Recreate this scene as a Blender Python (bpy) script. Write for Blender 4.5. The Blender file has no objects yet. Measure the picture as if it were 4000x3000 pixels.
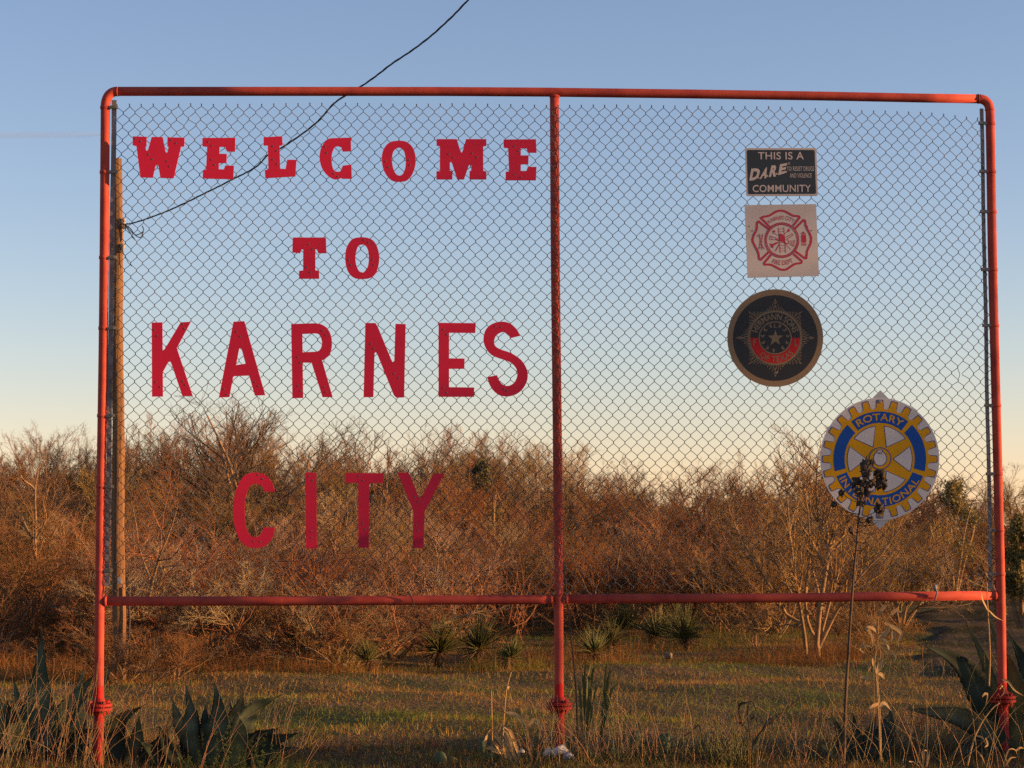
import bpy, math, random
import numpy as np
from mathutils import Vector, Matrix
from mathutils.geometry import tessellate_polygon

random.seed(7)
RNG = np.random.default_rng(7)
S = bpy.context.scene
COL = S.collection

# ------------------------------------------------------------------ camera, sky, sun, exposure
F = 8000.0                      # focal length in pixels of the 4000 px wide photograph
PITCH = math.atan(571.0 / F)
CAM = np.array([0.0, 0.0, 1.33])
cam = bpy.data.cameras.new('camera')
cam_o = bpy.data.objects.new('camera', cam)
COL.objects.link(cam_o)
S.camera = cam_o
cam.sensor_width = 36.0
cam.lens = 36.0 * F / 4000.0
cam.clip_start = 0.05
cam.clip_end = 9000.0
cam.dof.use_dof = True
cam.dof.focus_distance = 12.1
cam.dof.aperture_fstop = 9.0
cam_o.location = CAM
cam_o.rotation_euler = (math.pi / 2 + PITCH, 0, 0)

SUN_AZ = math.radians(95.5)     # clockwise from +Y (the view direction)
SUN_EL = math.radians(8.5)
w = bpy.data.worlds.new('World')
S.world = w
w.use_nodes = True
nt = w.node_tree
bg = nt.nodes['Background']
sky = nt.nodes.new('ShaderNodeTexSky')
sky.sky_type = 'NISHITA'
sky.sun_disc = False
sky.sun_elevation = SUN_EL
sky.sun_rotation = SUN_AZ
sky.ozone_density = 3.5
sky.dust_density = 0.08
tint = nt.nodes.new('ShaderNodeMix')
tint.data_type = 'RGBA'
tint.blend_type = 'MULTIPLY'
tint.inputs[0].default_value = 1.0
tint.inputs[7].default_value = (1.49, 1.005, 0.92, 1)   # the camera's white balance
nt.links.new(sky.outputs[0], tint.inputs[6])
# low haze brightening the sky towards the horizon, the same all the way round
wtc = nt.nodes.new('ShaderNodeTexCoord')
wsx = nt.nodes.new('ShaderNodeSeparateXYZ')
wmr = nt.nodes.new('ShaderNodeMapRange')
wmr.inputs[1].default_value = 0.0
wmr.inputs[2].default_value = 0.25
wmr.inputs[3].default_value = 1.04
wmr.inputs[4].default_value = 1.0
wmr.interpolation_type = 'SMOOTHSTEP'
nt.links.new(wtc.outputs['Generated'], wsx.inputs[0])
nt.links.new(wsx.outputs[2], wmr.inputs[0])
hz = nt.nodes.new('ShaderNodeMix')
hz.data_type = 'RGBA'
hz.blend_type = 'MULTIPLY'
hz.inputs[0].default_value = 1.0
nt.links.new(tint.outputs[2], hz.inputs[6])
nt.links.new(wmr.outputs[0], hz.inputs[7])
nt.links.new(hz.outputs[2], bg.inputs[0])
bg.inputs[1].default_value = 0.1

sun = bpy.data.lights.new('sun', 'SUN')
sun_o = bpy.data.objects.new('sun', sun)
COL.objects.link(sun_o)
sun.energy = 4.8
sun.angle = math.radians(0.55)
sun.color = (1.0, 0.56, 0.23)
TO_SUN = Vector((math.sin(SUN_AZ) * math.cos(SUN_EL), math.cos(SUN_AZ) * math.cos(SUN_EL), math.sin(SUN_EL)))
sun_o.location = (30, -6, 20)
sun_o.rotation_euler = TO_SUN.to_track_quat('Z', 'Y').to_euler()

S.view_settings.view_transform = 'Standard'
S.view_settings.look = 'None'
S.view_settings.gamma = 1.0
S.view_settings.use_curve_mapping = False
S.view_settings.exposure = 1.22
S.render.engine = 'CYCLES'
S.cycles.use_denoising = False
S.cycles.use_light_tree = False
w.cycles.sampling_method = 'MANUAL'
w.cycles.sample_map_resolution = 512
S.cycles.max_bounces = 6
S.cycles.transparent_max_bounces = 16

# ------------------------------------------------------------------ measuring helpers
FW = np.array([0, math.cos(PITCH), math.sin(PITCH)])
UP = np.array([0, -math.sin(PITCH), math.cos(PITCH)])
RT = np.array([1.0, 0, 0])


def ray(px, py):
    return FW + RT * ((px - 2000.0) / F) + UP * ((1500.0 - py) / F)


def at(px, py, Y):
    d = ray(px, py)
    return CAM + d * (Y / d[1])


def ground_pt(px, py):
    d = ray(px, py)
    return CAM + d * (-CAM[2] / d[2])


SG0 = np.array([-2.42, 12.0, 0.0])
SGD = np.array([5.374, 0.31, 0.0])
SGD = SGD / np.linalg.norm(SGD)
SGN = np.array([SGD[1], -SGD[0], 0.0])       # towards the camera


def sp(px, py, off=0.0):
    d = ray(px, py)
    p0 = SG0 + SGN * off
    t = np.dot(p0 - CAM, SGN) / np.dot(d, SGN)
    return CAM + d * t


# ------------------------------------------------------------------ object helpers
def tag(o, label=None, cat=None, group=None, kind=None):
    if label: o['label'] = label
    if cat: o['category'] = cat
    if group: o['group'] = group
    if kind: o['kind'] = kind
    return o


def thing(name, loc, label, cat, group=None):
    o = bpy.data.objects.new(name, None)
    o.empty_display_size = 0.1
    COL.objects.link(o)
    o.location = tuple(float(v) for v in loc)
    return tag(o, label, cat, group)


def origin_of(o):
    p = np.zeros(3)
    while o is not None:
        p += np.array(o.location)
        o = o.parent
    return p


def new_mesh_obj(name, V, Fs, m, parent=None, smooth=False, loc=None, colors=None):
    V = np.asarray(V, dtype=np.float64)
    base = origin_of(parent) if parent is not None else np.zeros(3)
    if parent is None and loc is not None:
        base = np.array(loc, dtype=float)
    me = bpy.data.meshes.new(name)
    V = V - base
    if isinstance(Fs, np.ndarray):
        n, k = Fs.shape
        me.vertices.add(len(V))
        me.vertices.foreach_set('co', V.astype(np.float32).ravel())
        me.loops.add(n * k)
        me.loops.foreach_set('vertex_index', Fs.astype(np.int32).ravel())
        me.polygons.add(n)
        me.polygons.foreach_set('loop_start', np.arange(0, n * k, k, dtype=np.int32))
        me.update(calc_edges=True)
    else:
        me.from_pydata([tuple(v) for v in V], [], [tuple(f) for f in Fs])
        me.update()
    if smooth:
        me.polygons.foreach_set('use_smooth', np.ones(len(me.polygons), dtype=bool))
    if colors is not None:
        a = me.color_attributes.new('tone', 'FLOAT_COLOR', 'POINT')
        c = np.ones((len(V), 4), dtype=np.float32)
        c[:, :3] = colors
        a.data.foreach_set('color', c.ravel())
    for mm in (m if isinstance(m, (list, tuple)) else [m]):
        me.materials.append(mm)
    o = bpy.data.objects.new(name, me)
    COL.objects.link(o)
    if parent is not None:
        o.parent = parent
    elif loc is not None:
        o.location = tuple(base)
    return o


class MB:
    def __init__(self):
        self.V, self.F = [], []

    def add(self, vs, fs):
        n = len(self.V)
        self.V += [np.array(v, dtype=float) for v in vs]
        self.F += [[i + n for i in f] for f in fs]
        return self

    def tube(self, pts, rad, n=12, caps=True):
        pts = [np.array(p, dtype=float) for p in pts]
        if not hasattr(rad, '__len__'):
            rad = [rad] * len(pts)
        vs, fs = [], []
        prev = None
        for i, p in enumerate(pts):
            d = pts[min(i + 1, len(pts) - 1)] - pts[max(i - 1, 0)]
            d = d / (np.linalg.norm(d) + 1e-12)
            if prev is None:
                a = np.array([0, 0, 1.0]) if abs(d[2]) < 0.9 else np.array([1.0, 0, 0])
                u = np.cross(d, a)
            else:
                u = prev - d * np.dot(prev, d)
            u = u / np.linalg.norm(u)
            prev = u
            v = np.cross(d, u)
            for k in range(n):
                t = 2 * math.pi * k / n
                vs.append(p + rad[i] * (math.cos(t) * u + math.sin(t) * v))
        for i in range(len(pts) - 1):
            for k in range(n):
                a, b = i * n + k, i * n + (k + 1) % n
                fs.append([a, b, b + n, a + n])
        if caps:
            fs.append(list(range(n))[::-1])
            fs.append([(len(pts) - 1) * n + k for k in range(n)])
        return self.add(vs, fs)

    def box(self, c, ax, ay, az):
        c, ax, ay, az = (np.array(q, dtype=float) for q in (c, ax, ay, az))
        vs = [c + sx * ax + sy * ay + sz * az for sx in (-1, 1) for sy in (-1, 1) for sz in (-1, 1)]
        return self.add(vs, [[0, 1, 3, 2], [4, 6, 7, 5], [0, 4, 5, 1], [2, 3, 7, 6], [0, 2, 6, 4], [1, 5, 7, 3]])

    def build(self, name, m, parent=None, smooth=False, loc=None):
        return new_mesh_obj(name, self.V, self.F, m, parent, smooth, loc)


def dup(root, loc=None, rotz=None, scale=None, label=None, group=None):
    r = root.copy()
    COL.objects.link(r)
    if loc is not None: r.location = tuple(float(v) for v in loc)
    if rotz is not None: r.rotation_euler = (0, 0, rotz)
    if scale is not None: r.scale = scale
    if label: r['label'] = label
    if group: r['group'] = group
    for ch in list(root.children):
        c = ch.copy()
        COL.objects.link(c)
        c.parent = r
        for g in list(ch.children):
            d = g.copy()
            COL.objects.link(d)
            d.parent = c
    return r


# ------------------------------------------------------------------ materials
def mat(name, col, rough=0.7, metal=0.0, col2=None, scale=6.0, detail=5.0, lo=0.35, hi=0.65, bump=0.0, bscale=None,
        attr=False, rand=0.0, spec=0.3, stretch=None, trans=0.0):
    m = bpy.data.materials.new(name)
    m.use_nodes = True
    t = m.node_tree
    b = t.nodes['Principled BSDF']
    b.inputs['Roughness'].default_value = rough
    b.inputs['Metallic'].default_value = metal
    b.inputs['Specular IOR Level'].default_value = spec
    col = tuple(col) + (1,)
    out = None
    tc = t.nodes.new('ShaderNodeTexCoord')
    src = tc.outputs['Object']
    if stretch:
        mp = t.nodes.new('ShaderNodeMapping')
        mp.inputs['Scale'].default_value = stretch
        t.links.new(src, mp.inputs[0])
        src = mp.outputs[0]
    if col2 is not None:
        nz = t.nodes.new('ShaderNodeTexNoise')
        nz.inputs['Scale'].default_value = scale
        nz.inputs['Detail'].default_value = detail
        t.links.new(src, nz.inputs['Vector'])
        mr = t.nodes.new('ShaderNodeMapRange')
        mr.inputs[1].default_value = lo
        mr.inputs[2].default_value = hi
        t.links.new(nz.outputs[0], mr.inputs[0])
        mx = t.nodes.new('ShaderNodeMix')
        mx.data_type = 'RGBA'
        mx.inputs[6].default_value = col
        mx.inputs[7].default_value = tuple(col2) + (1,)
        t.links.new(mr.outputs[0], mx.inputs[0])
        out = mx.outputs[2]
    if attr:
        at_ = t.nodes.new('ShaderNodeAttribute')
        at_.attribute_name = 'tone'
        if out is None:
            out = at_.outputs['Color']
        else:
            mx = t.nodes.new('ShaderNodeMix')
            mx.data_type = 'RGBA'
            mx.blend_type = 'MULTIPLY'
            mx.inputs[0].default_value = 1
            t.links.new(out, mx.inputs[6])
            t.links.new(at_.outputs['Color'], mx.inputs[7])
            out = mx.outputs[2]
    if rand > 0:
        oi = t.nodes.new('ShaderNodeObjectInfo')
        hs = t.nodes.new('ShaderNodeHueSaturation')
        mr = t.nodes.new('ShaderNodeMapRange')
        mr.inputs[3].default_value = 1 - rand
        mr.inputs[4].default_value = 1 + rand
        t.links.new(oi.outputs['Random'], mr.inputs[0])
        t.links.new(mr.outputs[0], hs.inputs['Value'])
        mr2 = t.nodes.new('ShaderNodeMapRange')
        mr2.inputs[3].default_value = 0.485
        mr2.inputs[4].default_value = 0.515
        ml = t.nodes.new('ShaderNodeMath')
        ml.operation = 'MULTIPLY'
        ml.inputs[1].default_value = 7.31
        fr = t.nodes.new('ShaderNodeMath')
        fr.operation = 'FRACT'
        t.links.new(oi.outputs['Random'], ml.inputs[0])
        t.links.new(ml.outputs[0], fr.inputs[0])
        t.links.new(fr.outputs[0], mr2.inputs[0])
        t.links.new(mr2.outputs[0], hs.inputs['Hue'])
        if out is not None:
            t.links.new(out, hs.inputs['Color'])
        else:
            hs.inputs['Color'].default_value = col
        out = hs.outputs[0]
    if out is not None:
        t.links.new(out, b.inputs['Base Color'])
    else:
        b.inputs['Base Color'].default_value = col
    if bump > 0:
        nb = t.nodes.new('ShaderNodeTexNoise')
        nb.inputs['Scale'].default_value = bscale or scale * 4
        nb.inputs['Detail'].default_value = 6
        t.links.new(src, nb.inputs['Vector'])
        bp = t.nodes.new('ShaderNodeBump')
        bp.inputs['Strength'].default_value = bump
        bp.inputs['Distance'].default_value = 0.02
        t.links.new(nb.outputs[0], bp.inputs['Height'])
        t.links.new(bp.outputs[0], b.inputs['Normal'])
    if trans > 0:
        tr = t.nodes.new('ShaderNodeBsdfTranslucent')
        ms = t.nodes.new('ShaderNodeMixShader')
        ms.inputs[0].default_value = trans
        if out is not None:
            t.links.new(out, tr.inputs[0])
        else:
            tr.inputs[0].default_value = col
        t.links.new(b.outputs[0], ms.inputs[1])
        t.links.new(tr.outputs[0], ms.inputs[2])
        t.links.new(ms.outputs[0], t.nodes['Material Output'].inputs[0])
    return m


M = {}
M['pipe'] = mat('faded_red_paint', (0.46, 0.072, 0.046), 0.68, col2=(0.31, 0.042, 0.034), scale=9, detail=9, lo=.42, hi=.72, bump=0.04, bscale=60, spec=0.1)
M['pipe_new'] = mat('fresh_red_paint', (0.36, 0.017, 0.016), 0.6, col2=(0.17, 0.022, 0.015), scale=16, detail=8, lo=.4, hi=.7, bump=0.1, bscale=60, spec=.12)
M['letter'] = mat('crimson_letter_paint', (0.62, 0.009, 0.047), 0.55, col2=(0.56, 0.009, 0.042), scale=3)
M['bolt'] = mat('dark_bolt_steel', (0.16, 0.13, 0.12), 0.4, 0.7)
M['wire'] = mat('weathered_galvanised_wire', (0.085, 0.082, 0.088), 0.6, 0.2, col2=(0.065, 0.058, 0.055), scale=3)
M['bar'] = mat('galvanised_strip', (0.27, 0.235, 0.23), 0.6, 0.3, col2=(0.17, 0.13, 0.115), scale=7)
M['band'] = mat('galvanised_band', (0.30, 0.25, 0.18), 0.5, 0.5, col2=(0.2, 0.16, 0.12), scale=30)
M['pole'] = mat('weathered_pole_wood', (0.27, 0.13, 0.05), 0.85, col2=(0.10, 0.048, 0.022), scale=4, stretch=(14, 14, 0.45), lo=.3, hi=.7, bump=0.5, bscale=26)
M['black'] = mat('black_rubber', (0.02, 0.02, 0.022), 0.6)
M['porcelain'] = mat('brown_grey_porcelain', (0.30, 0.24, 0.2), 0.3)
M['metal_grey'] = mat('dull_aluminium', (0.42, 0.42, 0.43), 0.5, 0.5)
M['white_sign'] = mat('aged_white_sign', (0.60, 0.54, 0.51), 0.5, col2=(0.54, 0.49, 0.47), scale=4)
M['cream_sign'] = mat('cream_wooden_board', (0.53, 0.47, 0.44), 0.6, col2=(0.48, 0.42, 0.39), scale=5)
M['navy'] = mat('near_black_navy_print', (0.022, 0.030, 0.040), 0.4)
M['print_grey'] = mat('light_grey_print', (0.42, 0.37, 0.36), 0.5)
M['fire_red'] = mat('maltese_red_print', (0.40, 0.025, 0.055), 0.5)
M['gold'] = mat('dull_gold_print', (0.25, 0.155, 0.08), 0.45, col2=(0.21, 0.14, 0.08), scale=9)
M['disc_black'] = mat('black_disc_face', (0.020, 0.020, 0.023), 0.4)
M['flag_red'] = mat('red_band_print', (0.44, 0.022, 0.025), 0.5, spec=.1)
M['wheel_gold'] = mat('yellow_gold_print', (0.66, 0.31, 0.010), 0.5, col2=(0.60, 0.29, 0.012), scale=5, spec=.08)
M['wheel_blue'] = mat('royal_blue_print', (0.014, 0.075, 0.32), 0.5, spec=.08)
M['wheel_line'] = mat('dark_blue_outline', (0.06, 0.065, 0.20), 0.45)
M['bark'] = mat('pale_grey_brown_bark', (0.27, 0.165, 0.085), 0.9, col2=(0.17, 0.10, 0.05), scale=9, rand=0.25, spec=0.1)
M['twig'] = mat('brown_twigs', (0.235, 0.112, 0.047), 0.9, col2=(0.175, 0.078, 0.030), scale=2, rand=0.28, spec=0.1)
M['palebark'] = mat('bleached_bark', (0.30, 0.185, 0.092), 0.9, col2=(0.20, 0.118, 0.058), scale=9, spec=0.1)
M['ever'] = mat('dark_evergreen_leaves', (0.085, 0.08, 0.03), 0.8, attr=True, col2=(0.11, 0.095, 0.035), scale=3, trans=0.15)
M['olive'] = mat('olive_leaves', (0.24, 0.19, 0.055), 0.8, attr=True, col2=(0.17, 0.13, 0.04), scale=3, trans=0.2)
M['grass'] = mat('grass_blades', (1, 1, 1), 0.85, attr=True, trans=0.25, spec=0.15)
M['dry'] = mat('dry_straw', (0.40, 0.25, 0.11), 0.8, attr=True, col2=(0.30, 0.18, 0.085), scale=5, trans=0.2, spec=0.15)
M['corn'] = mat('dry_corn_leaf', (0.52, 0.34, 0.15), 0.75, col2=(0.38, 0.23, 0.10), scale=14, trans=0.3, spec=0.2)
M['agave'] = mat('blue_green_agave', (0.074, 0.096, 0.062), 0.65, col2=(0.10, 0.115, 0.056), scale=7, detail=8, rand=0.12, spec=0.12, stretch=(1, 1, .3), bump=.15, bscale=40, attr=True)
M['agave_dark'] = mat('dark_agave', (0.036, 0.049, 0.036), 0.7, col2=(0.05, 0.060, 0.038), scale=7, detail=8, spec=0.08, attr=True)  # darker copy of the leaf green, carrying shade on shaded leaves
M['agave_pale'] = mat('yellow_green_agave', (0.15, 0.14, 0.04), 0.55, col2=(0.10, 0.105, 0.04), scale=5, spec=0.3, attr=True)  # yellow-green leaves; the paler colour also stands in for sunlit ones
M['spine'] = mat('brown_spine', (0.10, 0.06, 0.04), 0.6)
M['yucca'] = mat('yucca_leaves', (0.088, 0.098, 0.028), 0.75, col2=(0.13, 0.115, 0.032), scale=8, rand=0.15, trans=0.15)
M['yucca_dry'] = mat('dead_yucca_leaves', (0.17, 0.095, 0.045), 0.9, col2=(0.11, 0.06, 0.03), scale=8)
M['cactus'] = mat('cactus_green', (0.06, 0.085, 0.035), 0.6, col2=(0.085, 0.10, 0.04), scale=12)
M['cactus_y'] = mat('cactus_yellow', (0.28, 0.20, 0.04), 0.6, col2=(0.2, 0.16, 0.04), scale=12)
M['rosemary'] = mat('rosemary_green', (0.075, 0.10, 0.025), 0.8, attr=True, col2=(0.05, 0.07, 0.02), scale=9, trans=0.2)
M['pod'] = mat('dry_seed_pods', (0.045, 0.035, 0.028), 0.9, col2=(0.08, 0.055, 0.04), scale=30)
M['stalk'] = mat('dry_stalk', (0.10, 0.056, 0.033), 0.85, col2=(0.06, 0.036, 0.023), scale=14)
M['stone_white'] = mat('whitewashed_stone', (0.52, 0.50, 0.50), 0.85, col2=(0.10, 0.085, 0.07), scale=11, lo=0.45, hi=0.66, bump=0.5, bscale=18)
M['stone'] = mat('tan_stone', (0.21, 0.155, 0.10), 0.9, col2=(0.14, 0.10, 0.07), scale=6, bump=0.5, bscale=15)


def ground_material():
    m = bpy.data.materials.new('winter_pasture_ground')
    m.use_nodes = True
    t = m.node_tree
    b = t.nodes['Principled BSDF']
    b.inputs['Roughness'].default_value = 0.95
    b.inputs['Specular IOR Level'].default_value = 0.1
    tc = t.nodes.new('ShaderNodeTexCoord')

    def noise(sc, det=6):
        n = t.nodes.new('ShaderNodeTexNoise')
        n.inputs['Scale'].default_value = sc
        n.inputs['Detail'].default_value = det
        t.links.new(tc.outputs['Object'], n.inputs['Vector'])
        return n.outputs[0]

    def ramp(src, a, c):
        r = t.nodes.new('ShaderNodeMapRange')
        r.inputs[1].default_value = a
        r.inputs[2].default_value = c
        t.links.new(src, r.inputs[0])
        return r.outputs[0]

    def mix(f, a, c):
        x = t.nodes.new('ShaderNodeMix')
        x.data_type = 'RGBA'
        t.links.new(f, x.inputs[0])
        for i, q in ((6, a), (7, c)):
            if isinstance(q, tuple):
                x.inputs[i].default_value = q + (1,)
            else:
                t.links.new(q, x.inputs[i])
        return x.outputs[2]
    straw = mix(ramp(noise(9), .3, .7), (0.17, 0.105, 0.045), (0.11, 0.072, 0.035))
    green = mix(ramp(noise(14), .3, .7), (0.075, 0.08, 0.022), (0.05, 0.052, 0.02))
    base = mix(ramp(noise(0.9), .42, .6), straw, green)
    soil = mix(ramp(noise(30), .52, .68), base, (0.045, 0.033, 0.022))
    t.links.new(soil, b.inputs['Base Color'])
    bp = t.nodes.new('ShaderNodeBump')
    bp.inputs['Strength'].default_value = 0.8
    bp.inputs['Distance'].default_value = 0.05
    t.links.new(noise(25, 8), bp.inputs['Height'])
    t.links.new(bp.outputs[0], b.inputs['Normal'])
    return m


M['ground'] = ground_material()
M['road'] = mat('packed_dirt', (0.105, 0.078, 0.052), 1.0, col2=(0.055, 0.05, 0.027), scale=1.6, detail=9, lo=.4, hi=.6, bump=0.9, bscale=14, spec=0.0)

# ------------------------------------------------------------------ ground and track


def gz(x, y):
    x = np.asarray(x, dtype=float)
    y = np.asarray(y, dtype=float)
    f = np.clip((90 - y) / 40, 0, 1)
    return f * (0.022 * np.sin(x * 1.7 + 0.6 * y) + 0.02 * np.sin(y * 2.3 - x * 0.9 + 1) + 0.012 * np.sin(x * 4.1 + y * 3.3)) - 0.02


gx = np.concatenate([np.linspace(-600, -32, 12), np.arange(-30, 30.1, 0.25), np.linspace(32, 600, 12)])
gy = np.concatenate([np.linspace(-200, 3, 10), np.arange(4, 62, 0.25), np.linspace(64, 1500, 16)])
X, Y = np.meshgrid(gx, gy)
V = np.stack([X, Y, gz(X, Y)], -1).reshape(-1, 3)
nx, ny = len(gx), len(gy)
i, j = np.meshgrid(np.arange(nx - 1), np.arange(ny - 1))
a = (j * nx + i).ravel()
Fq = np.stack([a, a + 1, a + 1 + nx, a + nx], -1)
tag(new_mesh_obj('ground', V, Fq, M['ground'], smooth=True), kind='structure')

pth = np.array([(3.6, -12), (4.6, 4), (4.9, 14), (5.7, 22), (7.2, 30), (9.3, 38), (11.6, 46), (16, 60), (24, 80)], dtype=float)
tt = np.linspace(0, len(pth) - 1, 220)
px_ = np.interp(tt, np.arange(len(pth)), pth[:, 0])
py_ = np.interp(tt, np.arange(len(pth)), pth[:, 1])
k = np.hanning(25); k /= k.sum()
px_ = np.convolve(np.pad(px_, 12, 'edge'), k, 'valid')
py_ = np.convolve(np.pad(py_, 12, 'edge'), k, 'valid')
d = np.stack([np.gradient(px_), np.gradient(py_)], -1)
d /= np.linalg.norm(d, axis=1)[:, None]
nrm = np.stack([d[:, 1], -d[:, 0]], -1)
rv, cols = [], np.linspace(-1.0, 1.0, 13)
for c in cols:
    hw = 1.35 + 0.18 * np.sin(tt * 5.1 + c) + 0.1 * np.sin(tt * 11.7)
    q = np.stack([px_, py_], -1) + nrm * (c * hw)[:, None]
    rut = -0.022 * (math.exp(-((abs(c) - 0.55) / 0.18) ** 2))
    edge = 0.012 if abs(c) < 0.99 else -0.03
    rv.append(np.stack([q[:, 0], q[:, 1], gz(q[:, 0], q[:, 1]) + edge + 0.02 + rut], -1))
rv = np.stack(rv, 1)
n0, n1 = rv.shape[:2]
i, j = np.meshgrid(np.arange(n1 - 1), np.arange(n0 - 1))
a = (j * n1 + i).ravel()
tag(new_mesh_obj('dirt_track', rv.reshape(-1, 3), np.stack([a, a + 1, a + 1 + n1, a + n1], -1), M['road'], smooth=True), kind='structure')

# ------------------------------------------------------------------ branch growing (vectorised)


def norm(a):
    return a / (np.linalg.norm(a, axis=-1, keepdims=True) + 1e-9)


def grow(p0, d0, L, r0, r1, nseg, wob, trop, rng):
    N = len(p0)
    P = np.zeros((N, nseg + 1, 3))
    P[:, 0] = p0
    dd = norm(d0)
    for s in range(nseg):
        P[:, s + 1] = P[:, s] + dd * (L / nseg)[:, None]
        dd = norm(dd + rng.normal(0, wob, (N, 3)) + np.array([0, 0, 1.0]) * trop)
    R = r0[:, None] + (r1 - r0)[:, None] * np.linspace(0, 1, nseg + 1)[None]
    return P, R


def spawn(P, R, n, ang, lfac, rfac, nseg, wob, trop, rng, t0=0.2, tipfac=0.5):
    N, K = P.shape[:2]
    idx = np.repeat(np.arange(N), n)
    m = len(idx)
    t = t0 + (1 - t0) * rng.random(m) ** 0.8
    f = t * (K - 1)
    i0 = np.minimum(f.astype(int), K - 2)
    fr = (f - i0)[:, None]
    p = P[idx, i0] * (1 - fr) + P[idx, i0 + 1] * fr
    rr = R[idx, i0] * (1 - fr[:, 0]) + R[idx, i0 + 1] * fr[:, 0]
    dd = norm(P[idx, i0 + 1] - P[idx, i0])
    rv_ = norm(rng.normal(0, 1, (m, 3)))
    side = norm(np.cross(dd, rv_))
    an = np.radians(rng.normal(ang, 11, m))
    nd = dd * np.cos(an)[:, None] + side * np.sin(an)[:, None]
    Lp = np.linalg.norm(np.diff(P, axis=1), axis=-1).sum(1)[idx]
    L = Lp * lfac * (1 - 0.45 * t) * rng.uniform(0.6, 1.25, m)
    r0 = np.maximum(rr * rfac, 0.0016)
    return grow(p, nd, L, r0, np.maximum(r0 * tipfac, 0.0011), nseg, wob, trop, rng)


def tubes_np(P, R, sides=3):
    N, K = P.shape[:2]
    d = norm(P[:, -1] - P[:, 0])
    ax = np.where(np.abs(d[:, 2:3]) < 0.9, np.array([[0, 0, 1.0]]), np.array([[1.0, 0, 0]]))
    u = norm(np.cross(d, ax))
    v = np.cross(d, u)
    th = np.arange(sides) * 2 * math.pi / sides
    ring = u[:, None, None] * np.cos(th)[None, None, :, None] + v[:, None, None] * np.sin(th)[None, None, :, None]
    V = P[:, :, None] + R[:, :, None, None] * ring
    base = np.arange(N)[:, None, None] * K * sides
    s = np.arange(K - 1)[None, :, None] * sides
    kk = np.arange(sides)[None, None]
    a = base + s + kk
    b = base + s + (kk + 1) % sides
    Fq = np.stack([a, b, b + sides, a + sides], -1).reshape(-1, 4)
    return V.reshape(-1, 3), Fq


def join_np(parts):
    Vs, Fs, n = [], [], 0
    for V, Fq in parts:
        Vs.append(V)
        Fs.append(Fq + n)
        n += len(V)
    return np.concatenate(Vs), np.concatenate(Fs)


def shrub_geo(seed, H=3.0, stems=5, spread=0.45, c1=8, c2=7, c3=7, trop=0.10, ang=34, r=0.03, stem_paths=None, wob=0.16, t0=0.25, l1=0.52):
    rng = np.random.default_rng(seed)
    if stem_paths is None:
        az = rng.uniform(0, 2 * math.pi, stems)
        til = np.abs(rng.normal(spread, 0.22, stems))
        d0 = np.stack([np.cos(az) * np.sin(til), np.sin(az) * np.sin(til), np.cos(til)], -1)
        p0 = np.stack([np.cos(az) * 0.08, np.sin(az) * 0.08, np.full(stems, -0.05)], -1)
        L = H * 0.78 * rng.uniform(0.7, 1.05, stems)
        P0, R0 = grow(p0, d0, L, np.full(stems, r) * rng.uniform(0.7, 1.1, stems), np.full(stems, r * 0.35), 7, wob, trop * 0.6, rng)
    else:
        P0, R0 = stem_paths
    P1, R1 = spawn(P0, R0, c1, ang + 6, l1, 0.62, 5, wob, trop, rng, t0)
    P2, R2 = spawn(P1, R1, c2, ang, 0.5, 0.6, 4, wob, trop, rng, 0.15)
    P3, R3 = spawn(P2, R2, c3, ang, 0.55, 0.6, 3, wob, trop * 0.8, rng, 0.15)
    trunk = tubes_np(P0, R0, 6)
    crown = join_np([tubes_np(P1, R1, 4), tubes_np(P2, R2, 3), tubes_np(P3, R3, 3)])
    return trunk, crown


def catmull(pts, n):
    pts = np.array(pts, dtype=float)
    ext = np.vstack([2 * pts[0] - pts[1], pts, 2 * pts[-1] - pts[-2]])
    out = []
    ts = np.linspace(0, len(pts) - 1, n)
    for t in ts:
        i = min(int(t), len(pts) - 2)
        f = t - i
        p0, p1, p2, p3 = ext[i], ext[i + 1], ext[i + 2], ext[i + 3]
        out.append(0.5 * ((2 * p1) + (-p0 + p2) * f + (2 * p0 - 5 * p1 + 4 * p2 - p3) * f * f + (-p0 + 3 * p1 - 3 * p2 + p3) * f ** 3))
    return np.array(out)


def shrub_thing(name, geo, loc, label, cat, group=None, bark='bark', twig='twig'):
    (tv, tf), (cv, cf) = geo
    r = thing(name, (0, 0, 0), label, cat, group)
    new_mesh_obj('trunk', tv, tf, M[bark], r, smooth=True)
    new_mesh_obj('crown', cv, cf, M[twig], r)
    r.location = tuple(loc)
    return r


SPECIES = [((0.235, 0.122, 0.056), (0.175, 0.085, 0.036)), ((0.30, 0.19, 0.11), (0.22, 0.135, 0.075)), ((0.17, 0.088, 0.046), (0.11, 0.055, 0.028)), ((0.25, 0.112, 0.044), (0.16, 0.070, 0.027)),
           ((0.34, 0.225, 0.13), (0.25, 0.16, 0.09)), ((0.13, 0.082, 0.05), (0.09, 0.056, 0.034)), ((0.26, 0.16, 0.06), (0.19, 0.11, 0.04))]
for q, (c1_, c2_) in enumerate(SPECIES):
    c1_, c2_ = [tuple(v * k for v, k in zip(c_, (1.0, 1.04, 1.04))) for c_ in (c1_, c2_)]
    M['twig%d' % q] = mat('bare_twigs_of_shrub_kind_%d' % q, c1_, 0.9, col2=c2_, scale=2, rand=0.3, spec=0.1)
TWIGS = ['twig%d' % q for q in range(7)]
BARKS = ['bark', 'palebark', 'bark', 'bark', 'palebark', 'bark', 'palebark']
SHR = []
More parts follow.
